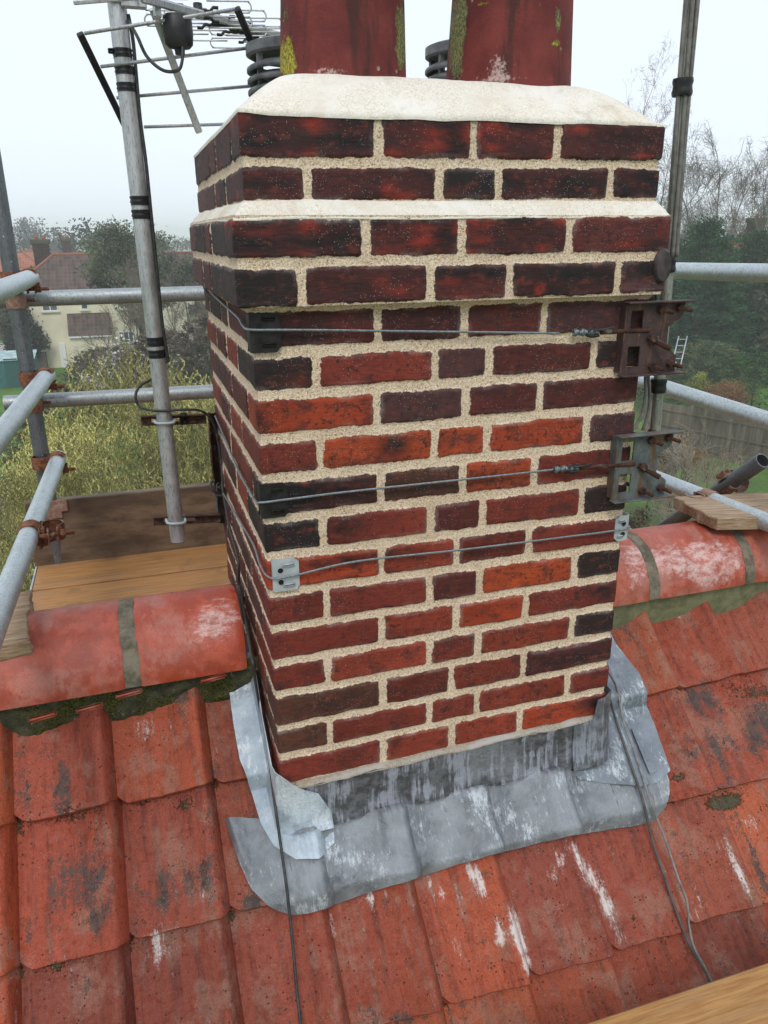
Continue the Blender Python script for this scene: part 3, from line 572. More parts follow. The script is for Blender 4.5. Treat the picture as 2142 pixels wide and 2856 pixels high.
# flaunching: a mortar mound over the whole top
nx, ny = 200, 150; gx = np.linspace(-.0035, .7785, nx); gy = np.linspace(-.0075, CD-.001, ny); GX, GY = np.meshgrid(gx, gy)
d1 = np.minimum(GX+.0035, .7785-GX); d2 = np.minimum(GY+.0075, CD-.001-GY); dm = -np.log(np.exp(-d1/.02)+np.exp(-d2/.02))*.02; dm = np.maximum(dm, 0)
tq = dm/.088; hh = .073*(tq-np.log1p(np.exp((tq-1)/.16))*.16)+.004*(fbm(GX*6, GY*6, 4, 3)-.5)+.0016*(fbm(GX*45, GY*45, 8, 3)-.5); 
edge = np.minimum(d1, d2); hh = hh-.0035*np.exp(-edge/.006); z0 = .3035+.0045*GX/.7735 - .003*np.exp(-((GX-.115)/.03)**2)*np.exp(-np.abs(GY)/.01) + .0035*(vn(GX*18, GX*0, 2)-.5)*np.exp(-edge/.01)
Pz = np.stack([GX, GY, z0+hh], -1)
sk = []
loop = [(0,i) for i in range(nx)]+[(j,nx-1) for j in range(1,ny)]+[(ny-1,i) for i in range(nx-2,-1,-1)]+[(j,0) for j in range(ny-2,0,-1)]
Pf = Pz.reshape(-1,3); Fc = [tuple(f) for f in grid_faces(ny, nx)]; n0 = len(Pf); ext = []
for (j,i) in loop: p = Pz[j,i].copy(); p[2] = p[2]-.0055; p[0] += .004*(.39-p[0])*.5; p[1] += .004*(.38-p[1])*.5; ext.append(p)
L_ = len(loop)
for a in range(L_):
    b = (a+1)%L_; ia = loop[a][0]*nx+loop[a][1]; ib = loop[b][0]*nx+loop[b][1]; Fc.append((ia, n0+a, n0+b, ib))
mesh('flaunching', np.concatenate([Pf, np.array(ext)]), Fc, M['flaunch'], chim, True)
# chimney pots and louvred flue terminals
def mat_pot():
    m = NT('clay_pot'); n = m.noise(16, 5, .6); f = m.noise(220, 4, .6); ox = m.attr('moss'); bl = m.attr('white')
    c = m.mix(m.rng(n, .35, .7), lin((98,42,41)), lin((124,56,51))); c = m.mix(m.rng(m.noise(1, 5, .65, m.map((22,22,4))), .48, .66, 0, .85), c, lin((62,38,34)))
    li = m.rng(m.math('ADD', m.noise(58, 7, .75), m.math('MULTIPLY', ox, .42)), .84, 1.0)
    c = m.mix(li, c, m.mix(m.rng(f, .4, .6), lin((84,84,62)), lin((140,138,84))))
    sd = m.math('ABSOLUTE', 1.0); yl = m.math('MULTIPLY', m.rng(m.math('ADD', m.noise(60, 8, .8), m.math('MULTIPLY', m.attr('dark'), .45)), .84, 1.0), 1); c = m.mix(yl, c, m.mix(m.rng(f, .4, .62), lin((110,100,30)), lin((178,164,62))))
    sp = m.math('MULTIPLY', m.rng(m.voro(34), .10, .16, 1, 0), m.rng(m.noise(9), .52, .62)); c = m.mix(sp, c, lin((150,156,120)))
    w_ = m.rng(m.math('ADD', m.noise(130, 5, .75), m.math('MULTIPLY', bl, .28)), .70, .90); c = m.mix(m.math('MULTIPLY', w_, .75), c, lin((205,178,170)))
    return m.fin(c, .8, m.bump(m.math('ADD', f, m.math('MULTIPLY', m.math('ADD', li, yl), 1.5)), .6, .003), 0, .3)
M['pot'] = mat_pot()
def pot(cx, cy, r0, r1, dx, ox, yl, wl):
    pr_ = [(r0+.001,-.035),(r0,.0)]+[(r0+(r1-r0)*t, .26*t) for t in np.linspace(.04,1,40)]+[(r1+.004,.265),(r1+.018,.272),(r1+.020,.30),(r1+.012,.312),(r1-.004,.316),(r1-.012,.31),(r1-.016,.2),(r0-.02,-.03)]
    V, Fc = lathe_vf(pr_, (0,0,0), 72, lambda th, z: .006*np.sin(3*th+z*9))
    V[:,0] += dx*V[:,2]; V += np.array([cx, cy, .372])
    th = np.arctan2(V[:,1]-cy, V[:,0]-cx)
    return autosmooth(mesh('chimney_pot', V, Fc, M['pot'], chim, True, {'moss': stain(V, ox), 'dark': stain(V, yl), 'white': stain(V, wl)}), 50)
pot(.2235, .2, .1155, .104, .01, [(1116,60,22,110,1.2),(1120,150,16,60,1.1),(800,40,14,40,1)], [(800,150,22,60,1.6),(806,185,26,30,1.3)], [(915,200,40,14,1.6),(960,205,160,8,.9)])
pot(.5545, .2, .1215, .108, .01, [(1272,120,26,150,1.7),(1290,40,14,60,1.2),(1556,60,12,60,1.4),(1500,140,40,60,.3)], [(1545,122,14,12,1.6),(1350,12,30,10,1.2),(1560,130,5,40,1.2)], [(1390,190,35,50,1.3),(1400,222,160,9,.9)])
def terminal(cx, cy, r, zb, zt):
    n = 40; mb = []
    body = None; H = zt-zb
    cap = [(0.001,zt),(r*.9,zt-.002),(r,zt-.006),(r,zt-.024),(r*.93,zt-.028),(r*.9,zt-.027),(0.001,zt-.02)]
    V, Fc = lathe_vf(cap, (cx,cy,0), n); root = mesh('flue_terminal', V, Fc, M['terminal'], chim, True); autosmooth(root, 40)
    z = zt-.042
    while z > zb-.02:
        V, Fc = lathe_vf([(r*.82,z+.003),(r*.97,z-.005),(r,z-.008),(r,z-.0155),(r*.96,z-.016),(r*.82,z-.008),(r*.82,z+.003)], (cx,cy,0), n); o = mesh('louvre', V, Fc, M['terminal'], root, True); z -= .0215
    for a in np.arange(6)*PI/3+.4:
        V, Fc = box_vf((cx+r*.87*math.cos(a), cy+r*.87*math.sin(a), (zt+zb)/2-.02), (.012,.012,H), None); mesh('louvre_post', V, Fc, M['terminal'], root, False)
M['terminal'] = plain('grey_black_plastic', (.11,.115,.12), .5, 0, .5, 25, .4)
tm = M['terminal']
terminal(.213, .545, .108, .36, .508); terminal(.622, .545, .102, .37, .528)
# ------------------------------------------------------------------ lead flashing
def dress(x, s, k=.8, edge=None):            # height of the dressed sheet over the tiles
    tight = 0; soft = 0; s_ = s*0+S0+GAUGE*.5
    for d in (-.012, 0, .012): tight = np.maximum(tight, tile_h(x+d, s_))
    for d in np.linspace(-.055, .055, 9): soft = soft+tile_h(x+d, s_)/9
    soft = np.maximum(soft+.006, tight*.6+.014)
    v = ((s-S0)/GAUGE); v = v-np.floor(v); step = .0245*np.where(v < .12, 1-v/.12, v)
    e = 0.0 if edge is None else edge
    dent = .007*np.maximum(0, vn(x*13+3, s*17, 41)-.45)*2
    return (tight-.012)*(1-e)+np.maximum(soft-.012-dent, tight-.014)*e+step+.0065+.005*(fbm(x*18, s*18, 3, 3)-.5)*k
def sheet(name, A, mat, thick=.0022, up=None, parent=None):
    """A: (nr,nc,3) grid; adds an underside lip so that the edge has thickness"""
    nr, nc = A.shape[:2]
    du = np.gradient(A, axis=0); dv = np.gradient(A, axis=1); N = np.cross(dv, du); ln = np.linalg.norm(N, axis=2, keepdims=True); N = N/np.maximum(ln, 1e-9)
    B = A-N*thick; P = np.concatenate([A.reshape(-1,3), B.reshape(-1,3)]); n = nr*nc
    f = grid_faces(nr, nc); Fc = [tuple(q) for q in f[:, ::-1]]+[tuple(q+n) for q in f]
    for j in range(nc-1): Fc += [(j, j+1, j+1+n, j+n), ((nr-1)*nc+j+1, (nr-1)*nc+j, (nr-1)*nc+j+n, (nr-1)*nc+j+1+n)]
    for i in range(nr-1): Fc += [((i+1)*nc, i*nc, i*nc+n, (i+1)*nc+n), (i*nc+nc-1, (i+1)*nc+nc-1, (i+1)*nc+nc-1+n, i*nc+nc-1+n)]
    u = np.zeros(n) if up is None else up.ravel()
    o = mesh(name, P, Fc, M[mat], parent or chim, True, {'up': np.concatenate([u, u])}); return autosmooth(o, 60)
xb = np.array([-.116,-.104,-.086,-.056,-.03,-.007,.02,.054,.142,.241,.342,.427,.52,.622,.733,.837,.88,.912,.935,.945])
sb = np.array([-.045,.029,.089,.128,.144,.154,.158,.158,.151,.146,.143,.139,.141,.142,.150,.160,.156,.138,.105,.080])
nx = 330; X = np.linspace(-.116, .945, nx); SB = -.028+np.interp(X, xb, sb)+.0025*(vn(X*30, X*0, 4)-.5)
ST = np.where(X < 0, np.interp(X, [-.116,-.09,0], [-.060,-.055,-.03]), np.where(X > CW, np.interp(X, [CW,.93,.945], [-.05,-.02,.05]), -.002))
cols_ = []; upm = []
wallx = sst(-.004, .004, X)*(1-sst(CW-.004, CW+.004, X)) > .5
NT_, NS_ = 16, 34
for i, x in enumerate(X):
    st_ = ST[i]-.028; s = st_+(SB[i]-st_)*np.linspace(0, 1, NS_)**.9
    P = roof_pts(np.full(NS_, x), s, dress(np.full(NS_, x), s, 1.2, sst(.0, .06, SB[i]-s)))
    if wallx[i]:
        k = np.clip((s-.0)/.035, 0, 1); P = P*1.0
        ztop = -.978+.012*(x/CW)+.006*(vn(np.array(x*14), np.array(0.), 8)-.5)+.004*(vn(np.array(x*60), np.array(0.), 9)-.5); zf = -1.083
        zz = np.linspace(ztop, zf, NT_); up = np.stack([np.full(NT_, x), -.0085-.010*np.clip((zz-ztop)/(zf-ztop), 0, 1)**4-.003*(fbm(np.full(NT_, x*9), zz*9, 5, 2)-.5)-.0015*np.exp(-((zz-ztop)/.004)**2), zz], 1)
        # blend the first rows of the skirt into the fold
        f = np.linspace(0, 1, NS_); bl = np.exp(-(f/.05)**2)[:,None]; P = P*(1-bl)+np.array([x,-.0205,-1.086])[None]*bl; P[:,2] += .013*np.exp(-(f/.22)**2); P[0,2] -= .013
        P = np.concatenate([up, P]); upv = np.concatenate([np.ones(NT_), np.exp(-(f/.07)**2)*.9])
    else:
        P0 = P[:1]+np.zeros((NT_,1)); P = np.concatenate([P0-np.linspace(.0005, 0, NT_)[:,None]*np.array([0,-.0,1]), P]); upv = np.zeros(NT_+NS_)
    cols_.append(P); upm.append(upv)
A = np.array(cols_).transpose(1, 0, 2); UP = np.array(upm).T
i0 = np.where(wallx)[0][0]; i1 = np.where(wallx)[0][-1]
sheet('apron_flashing', A[:, i0:i1+1], 'lead', up=UP[:, i0:i1+1]); 
sheet('apron_flashing', A[NT_:, :i0+1], 'lead', up=UP[NT_:, :i0+1]*0); sheet('apron_flashing', A[NT_:, i1:], 'lead', up=UP[NT_:, i1:]*0)
# pointing over the turned-in lead edge
t = np.linspace(.03, .76, 160); zt_ = -.978+.012*(t/CW)+.006*(vn(t*14, t*0, 8)-.5)
Pm = []
for dz, dy in ((-.007,-.0035),(-.005,-.0105),(-.001,-.0125),(.004,-.010),(.007,-.004),(.008,.003)): Pm.append(np.stack([t, np.full_like(t, dy)-.002*(fbm(t*50, t*0+dz*99, 2)-.5), zt_+dz+.0045*(fbm(t*35, t*0+dz*50, 6, 3)-.5)], 1))
M['point'] = mat_mortar('grey_lead_pointing', (.50,.47,.44)); mesh('flashing_pointing', np.array(Pm).reshape(-1,3), grid_faces(6, 160), M['point'], chim, True)
def strip(inner, outer, walltop, mat, name, nlong=150, lift=.004, kd=.8, seed=1, wallpos=None, upw=0.0):
    """inner/outer: matched (x,s) lists; walltop: list of upstand heights at inner points; wallpos: outward wall normals"""
    n = len(inner); tt = np.linspace(0, n-1, nlong); ip = lambda a, k: np.interp(tt, range(n), [q[k] for q in a])
    ix, is_, ox, os_ = ip(inner,0), ip(inner,1), ip(outer,0), ip(outer,1); wt = np.interp(tt, range(n), walltop); wnx = np.interp(tt, range(n), [q[0] for q in wallpos]); wny = np.interp(tt, range(n), [q[1] for q in wallpos])
    rows = []; ups = []
    nu, nd = 12, 26
    base = roof_pts(ix, is_-.028, dress(ix, is_-.028, kd)+lift)
    for k in np.linspace(1, 0, nu):
        rows.append(np.stack([ix+wnx*(.014+.010*(1-k)**3), -is_*Q*0+base[:,1]*0+ (-is_*Q)+wny*(.015+.016*(1-k)**3), -1.10-is_*Q+.016+wt*k], 1)); ups.append(np.full(nlong, upw))
    for k in np.linspace(0, 1, nd)[1:]:
        x = ix+(ox-ix)*k; s = is_+(os_-is_)*k-.028; P = roof_pts(x, s, dress(x, s, kd)+lift+.006*(fbm(x*25, s*25, seed, 3)-.5)*k); e = math.exp(-(k/.14)**2); P = P*(1-e)+rows[nu-1]*e; rows.append(P); ups.append(np.full(nlong, upw*e))
    A = np.array(rows); return sheet(name, A, mat, up=np.array(ups))
LW = (-1,0); 
strip([(0,-.40),(0,-.33),(0,-.25),(0,-.17),(0,-.10),(0,-.035),(0,-.004),(.012,0),(.04,0),(.075,0),(.102,0)],
      [(-.070,-.40),(-.072,-.326),(-.074,-.252),(-.072,-.172),(-.056,-.100),(-.047,-.032),(-.028,.018),(.010,.054),(.055,.064),(.100,.040),(.106,.004)],
      [.085,.085,.10,.09,.11,.125,.150,.135,.105,.085,.030], 'lead_pale', 'side_flashing', lift=.017, seed=7, wallpos=[LW,LW,LW,LW,LW,LW,(-.8,-.5),(-.1,-1),(0,-1),(0,-1),(0,-1)])
RW = (1,0)
strip([(CW,-.40),(CW,-.27),(CW,-.186),(CW,-.11),(CW,-.04),(CW,-.004),(.768,0),(.748,0),(.741,0),(.69,0)][::-1],
      [(.925,-.40),(.93,-.27),(.957,-.186),(.957,-.111),(.955,-.039),(.950,.060),(.905,.080),(.85,.080),(.83,.078),(.706,.030)][::-1],
      [.10,.10,.10,.12,.16,.185,.178,.174,.122,.112][::-1], 'lead_right', 'side_flashing', lift=.014, seed=17, wallpos=[RW,RW,RW,RW,RW,(.7,-.7),(0,-1),(0,-1),(0,-1),(0,-1)][::-1], upw=.8)
# welted scrap of lead folded on the right hand strip
pts = [(1768,2030),(1790,2026),(1838,2150),(1815,2158)]
g = np.zeros((8,4,3))
for i in range(8):
    for j in range(4):
        t_ = i/7; q = j/3; a = np.array(pts[0])*(1-t_)+np.array(pts[3])*t_; b = np.array(pts[1])*(1-t_)+np.array(pts[2])*t_; uv = a*(1-q)+b*q
        x, s = to_xs(on_roof(*uv, .055), .055); g[i,j] = roof_pts(x, s, float(dress(np.array(x), np.array(s)))+.022)
sheet('lead_welt', g, 'lead_right')
# ------------------------------------------------------------------ corner plates and lashing wires
YF = -.0075
def corner_plate(xc, zc, side, mat, name, w=.048, h=.062, col=None, base_lbl=None, cat='corner plate', grp=None, dep=.035):
    """folded steel corner protector: face leaf + return leaf + pressed ribs + holes"""
    sgn = 1 if side == 'L' else -1; t = .0022; x_e = xc
    root = thing(name, base_lbl, cat, (xc, YF, zc), grp)
    b = MB()
    n = 18; prof_ = []
    for a in np.linspace(0, 1, 7): prof_.append((x_e+sgn*(w*(1-a)), YF))
    R_ = .006
    for a in np.linspace(0, PI/2, 5)[1:]: prof_.append((x_e-sgn*R_*math.sin(a), YF+R_*(1-math.cos(a))))
    for a in np.linspace(0, 1, 5)[1:]: prof_.append((x_e-sgn*R_, YF+R_+(dep-R_)*a))
    prof_ = np.array(prof_); nz = 9; zz = np.linspace(-h/2, h/2, nz)
    A = np.zeros((nz, len(prof_), 3))
    for i, z in enumerate(zz):
        A[i,:,0] = prof_[:,0]; A[i,:,1] = prof_[:,1]; A[i,:,2] = zc+z
        cr = max(0, abs(z)-h/2+.008)/.008; A[i,0,0] -= sgn*.008*cr*cr; A[i,-1,1] -= .008*cr*cr
        ed = 0
    d = np.gradient(A, axis=1); N = np.cross(d, np.array([0,0,1.0])); N /= np.linalg.norm(N, axis=2, keepdims=True)+1e-9
    N = N*sgn; B = A+N*t; P = np.concatenate([A.reshape(-1,3), B.reshape(-1,3)]); k = nz*len(prof_); f = grid_faces(nz, len(prof_)); Fc = [tuple(q) for q in f]+[tuple(q[::-1]+k) for q in f]
    m_ = len(prof_)
    for j in range(m_-1): Fc += [(j,j+1,j+1+k,j+k), ((nz-1)*m_+j+1,(nz-1)*m_+j,(nz-1)*m_+j+k,(nz-1)*m_+j+1+k)]
    for i in range(nz-1): Fc += [((i+1)*m_,i*m_,i*m_+k,(i+1)*m_+k),(i*m_+m_-1,(i+1)*m_+m_-1,(i+1)*m_+m_-1+k,i*m_+m_-1+k)]
    autosmooth(mesh('folded_plate', P, Fc, mat, root, True), 50)
    for zr in (h*.31, -h*.31):
        V, Fc = box_vf((x_e+sgn*w*.55, YF-.003, zc+zr), (w*.52, .004, .007), None, .0018); mesh('pressed_rib', V, Fc, mat, root, True)
    for zr in (.011, -.013):
        V, Fc = lathe_vf([(.0001,0),(.0045,0),(.0052,-.0006)], (0,0,0), 14); V = V[:, [0,2,1]]; V[:,1] = -V[:,1]*0-.0004; V = V+np.array([x_e+sgn*.010, YF-.0022, zc+zr]); mesh('hole', V, Fc, M['dark'], root, False)
    return root
M['plate_black'] = plain('black_coated_plate', (.020,.017,.017), .5, .2, .5, 60, .3)
corner_plate(.0, -.035, 'L', M['plate_black'], 'corner_plate', .046, .070, base_lbl='black corner plate under the uppermost lashing wire at the left corner', grp='corner plates under the lashing wires')
corner_plate(.0, -.337, 'L', M['plate_black'], 'corner_plate', .044, .066, base_lbl='black corner plate under the middle lashing wire at the left corner', grp='corner plates under the lashing wires')
corner_plate(.012, -.487, 'L', M['zinc'], 'corner_plate', .046, .066, base_lbl='shiny galvanised corner plate at the left end of the lowest lashing wire', grp='corner plates under the lashing wires')
corner_plate(.7835, -.485, 'R', M['zinc'], 'corner_plate', .030, .058, base_lbl='shiny galvanised corner plate at the right end of the lowest lashing wire', grp='corner plates under the lashing wires')
def twisted(name, path, r, label, cat, mat=None, parent=None, grp=None):
    P = smoothpath(path, 40); L_ = np.concatenate([[0], np.cumsum(np.linalg.norm(np.diff(P, axis=0), axis=1))]); n = int(L_[-1]/.0028)+2
    P = np.stack([np.interp(np.linspace(0, L_[-1], n), L_, P[:,k]) for k in range(3)], 1)
    T = np.gradient(P, axis=0); T /= np.linalg.norm(T, axis=1)[:,None]; b = MB()
    for ph in (0, 2*PI/3, 4*PI/3):
        th = np.linspace(0, L_[-1], n)/.017*2*PI+ph; up = np.array([0.,0,1]); a = np.cross(T, up); a /= np.linalg.norm(a, axis=1)[:,None]; c = np.cross(T, a)
        b.add(*tube_vf(P+r*.5*(np.cos(th)[:,None]*a+np.sin(th)[:,None]*c), r*.56, 5))
    if parent is None: o = b.build(name, mat or M['wire'], None, True, base=P[0]); tag(o, label, cat, grp)
    else: o = b.build(name, mat or M['wire'], parent, True)
    return o
GW = 'lashing wires wrapped around the chimney'
WR = .0024
w1 = [on(0,-.012,578,805), on(0,-.010,615,842), on(0,-.010,662,884), (-.0125,.03,-.0265), (-.006,-.010,-.0300), (.05,-.0135,-.0325)]+[on(1,-.0135,u,v) for u,v in ((900,921),(1200,925),(1450,928),(1560,930))]
twisted('lashing_wire', w1, WR, 'uppermost lashing wire, running level under the overhanging brick courses', 'wire', grp=GW)
w2 = [on(0,-.012,600,1160), on(0,-.010,628,1225), on(0,-.010,662,1305), (-.0125,.03,-.342), (-.006,-.010,-.3365), (.04,-.0135,-.335)]+[on(1,-.0135,u,v) for u,v in ((950,1374),(1200,1347),(1400,1326),(1560,1308))]
twisted('lashing_wire', w2, WR, 'middle lashing wire, tied at its right end to the threaded rod of the grey bracket', 'wire', grp=GW)
w3 = [on(0,-.014,622,1375), on(0,-.010,655,1430), on(0,-.010,705,1515), (-.0085,.03,-.4785), (.004,-.011,-.488), (.05,-.0145,-.487)]+[on(1,-.0145,u,v) for u,v in ((1000,1565),(1300,1532),(1600,1495),(1700,1482))]+[(.788,-.010,-.484),(.789,.06,-.486)]
twisted('lashing_wire', w3, WR, 'lowest lashing wire, stretched between the two shiny galvanised corner plates', 'wire', grp=GW)
# ------------------------------------------------------------------ left aerial mast, its brackets and the aerial
YM = .66
mast = thing('aerial_mast', 'pale aluminium aerial mast with black tape bands left of the chimney', 'mast', tuple(on(1,YM,497,1505)))
top = on(1, YM, 318, -60); bot = on(1, YM, 497, 1507)
def mpt(v, dx=0, dy=0): t = (v+60)/1567.0; p = top*(1-t)+bot*t; return p+np.array([dx,dy,0])
def mast_at(v):      # point of the mast seen at image row v
    lo, hi = -.05, 1.05
    for _ in range(40):
        m_ = (lo+hi)/2; p = top*(1-m_)+bot*m_; q = RC@(p-C0); vv = H_/2+F*q[1]/q[2]
        if vv < v: lo = m_
        else: hi = m_
    return top*(1-lo)+bot*lo
V, Fc = hollow_vf(top, bot, .0195, .0175, 28, 20); autosmooth(mesh('pole', V, Fc, M['alu'], mast, True), 40)
md = (bot-top)/np.linalg.norm(bot-top)
for v, hgt in ((150,.018),(198,.017),(245,.018),(560,.020),(598,.020),(952,.022),(986,.020)):
    p = mast_at(v); n = 7; path = [p+md*(k/(n-1)-.5)*hgt for k in range(n)]
    V, Fc = tube_vf(path, [.0206+.0010*math.sin(k*2.1) for k in range(n)], 24, True); autosmooth(mesh('tape_band', V, Fc, M['tape'], mast, True), 60)
V, Fc = box_vf(mast_at(148)+np.array([-.024,-.004,.002]), (.012,.012,.010), None, .002); mesh('tape_tail', V, Fc, M['tape'], mast)
cp = [mast_at(v)+np.array([.0205+ox, -.006, 0]) for v, ox in ((40,.0),(110,.004),(200,.003),(330,.001),(450,.003),(600,.002),(760,.001),(900,.0),(985,.003),(1010,.004))]
tube('coax_cable', smoothpath(cp, 6), .0040, M['cable_black'], mast, 8)
# slack loop of cable into the upper bracket and down the chimney
lp = [mast_at(1010)+np.array([.020,-.004,0]), on(1,.70,425,1055), on(1,.68,392,1075), on(1,.66,378,1105), on(1,.66,392,1135), on(1,.64,440,1146), on(1,.64,520,1142), on(1,.66,565,1148), on(1,.68,592,1175), on(1,.69,608,1230), on(1,.68,620,1320), on(1,.60,622,1370), on(0,-.012,640,1470), on(0,-.014,664,1560), on(0,-.012,668,1640), on(0,-.024,690,1760)]
o = tube('coax_cable', smoothpath(lp, 8), .0034, M['cable_black'], None, 8, base=lp[0]); tag(o, 'slack black cable looping off the mast and down the left side of the chimney', 'cable')
lp = [on(0,-.024,690,1760), on(0,-.040,705,1850)]+[on_roof(u, v, .094) for u, v in ((722,1960),(745,2080),(765,2230))]+[on_roof(u, v, [.086,.082,.068,.066,.066,.066][i]) for i, (u, v) in enumerate(((782,2350),(800,2480),(815,2620),(826,2740),(838,2856),(850,2960)))]
o = tube('coax_cable', smoothpath(lp, 10), .0031, M['cable_black'], None, 8, base=lp[3]); tag(o, 'single black cable running down over the pale lead at the left front corner', 'cable')
def lash_bracket(zc_v, u0, u1, dv0, dv1, name_lbl, mat, plate=True, seed=0):
    pass
def strap_bracket(v0l, v0r, ul, ur, hh, lbl, mat, y, plate_pts):
    a = on(1, y, ul, v0l); b = on(1, y, ur, v0r); root = thing('mast_bracket', lbl, 'bracket', tuple(b), 'brackets holding the left mast')
    d = b-a; L_ = np.linalg.norm(d); dx = d/L_; up = np.array([0,0,1.0]); nrm = np.cross(dx, up); bm = MB()
    # arm as a flat channel with two slots: top and bottom rails, webs between the slots
    R = np.stack([dx, nrm, up], 1)
    def bx(l0, l1, z0, z1, t=.004, yo=0): c = a+dx*(l0+l1)/2+up*(z0+z1)/2+nrm*yo; V, Fc = box_vf((0,0,0), (l1-l0, t, z1-z0), R, .0008); bm.add(V+c, Fc)
    bx(0, L_, hh*.18, hh*.5); bx(0, L_, -hh*.5, -hh*.18)
    ends = [0, .028, None]; c1_ = np.linalg.norm(mast_at((v0l+v0r)/2)-a)
    bx(0, .026, -hh*.18, hh*.18); bx(c1_-.010, c1_+.012, -hh*.18, hh*.18); bx(c1_+.045, L_, -hh*.18, hh*.18)
    V, Fc = box_vf((0,0,0), (L_, .016, .003), R, .0005); bm.add(V+a+dx*L_/2+up*hh*.5+nrm*.007, Fc)
    bm.build('arm', mat, root, False)
    # U bolt round the mast
    pc = a+dx*c1_; pm = mast_at((v0l+v0r)/2); hw = .0235; z_ = np.array([0,0,-.004]); 
    pu = [pm+dx*-hw+nrm*-.0+np.array([0,.03,0]), pm+dx*-hw+np.array([0,-.004,0]), pm+dx*-hw*.8+np.array([0,-.0185,0]), pm+np.array([0,-.0238,0]), pm+dx*hw*.8+np.array([0,-.0185,0]), pm+dx*hw+np.array([0,-.004,0]), pm+dx*hw+np.array([0,.03,0])]
    tube('u_bolt', smoothpath(np.array(pu)+z_, 6), .0038, M['zinc'], root, 10)
    return root
YB = YM+.028
br = strap_bracket(1174, 1168, 393, 575, .026, 'rusty slotted arm clamped to the mast level with the slack black cable loop', M['rust_dark'], YB, None)
V, Fc = box_vf(on(1, YB-.006, 512, 1168), (.020,.012,.031), None, .003); mesh('tape_wrap', V, Fc, M['tape'], br)
# curved wall plate of the upper bracket
A = []
for (u, v) in ((598,1150),(600,1215),(606,1290),(616,1370),(628,1440)):
    l = on(1, .70, u-18 if v < 1400 else u-14, v); rr_ = on(1, .775, u+14, v); A.append([l, (l+rr_)/2+np.array([-.012,-.01,0]), rr_])
A = np.array(A); o = sheet('wall_plate', A, 'pb', .004, parent=br) if 'pb' in M else None
M['pb'] = M['rust_dark']; sheet('wall_plate', A, 'pb', .004, parent=br)
br2 = strap_bracket(1453, 1444, 428, 615, .026, 'rusty slotted arm clamped to the foot of the mast just above the boards', M['rust_dark'], YB, None)
A = np.array([[on(1,.69,602,1350), on(1,.76,632,1352)],[on(1,.69,603,1400),on(1,.76,636,1400)],[on(1,.69,606,1458),on(1,.76,640,1462)]]); M['pz'] = M['plate_grey']; sheet('wall_plate', A, 'pz', .003, parent=br2)
# knot of wire and cable ends tied to the wall plate
b = MB()
for k, pts in enumerate([[(600,1340),(590,1345),(588,1360),(598,1372),(612,1376),(622,1385),(628,1372),(618,1360),(606,1362)],[(606,1348),(616,1352),(622,1366),(618,1382),(608,1380),(604,1366)],[(612,1356),(626,1362),(630,1376),(622,1372)]]):
    P = [on(1, .655-.004*k+.006*math.sin(i*1.7), u, v) for i, (u, v) in enumerate(pts)]; b.add(*tube_vf(smoothpath(P, 6), .0036-.0006*k, 7))
o = b.build('wire_knot', M['cable_black'], None, True, base=on(1,.655,610,1365)); tag(o, 'tangled knot of wire and cable tied off at the back left corner of the chimney', 'knot')
# the aerial
aer = thing('tv_aerial', 'television aerial with rod reflector and looped directors at the top of the pale mast', 'aerial', tuple(mast_at(0)))
def seg(name, a, b, r, mat, n=8, parent=aer): return tube(name, [np.array(a), np.array(b)], r, mat, parent, n)
DA = 1.66
for (a, b, da, db) in (((236,93),(655,26),1.60,1.60),((281,186),(690,134),1.66,1.68),((325,273),(700,240),1.72,1.76),((402,354),(640,346),1.78,1.86)):
    V, Fc = tube_vf([dist(da,*a), dist(db,*b)], .0036, 10); mesh('reflector_rod', V, Fc, M['galv_dull2'] if 'galv_dull2' in M else M['alu'], aer)
def bar(name, a, b, wd, th, mat, parent=aer, nrm=None):
    a = np.array(a); b = np.array(b); d = b-a; L_ = np.linalg.norm(d); d /= L_; vw = (a+b)/2-C0; vw /= np.linalg.norm(vw); s_ = np.cross(d, vw); s_ /= np.linalg.norm(s_); n_ = np.cross(s_, d)
    V, Fc = box_vf((0,0,0), (L_, wd, th), np.stack([d, s_, n_], 1), min(wd, th)*.2); return mesh(name, V+(a+b)/2, Fc, mat, parent, False)
bar('reflector_bar', dist(1.60,222,92), dist(1.80,347,348), .015, .012, M['black']); bar('reflector_bar', dist(1.60,660,22), dist(1.68,706,128), .015, .014, M['black'])
bar('cross_arm', dist(1.60,425,22), dist(1.78,556,370), .016, .012, M['alu'])
boom0, boom1 = dist(1.52,400,-4), dist(2.15,800,104)
bar('boom', boom0, boom1, .017, .017, M['alu'])
bar('boom', dist(1.50,205,8), dist(1.52,400,-8), .008, .008, M['alu'])
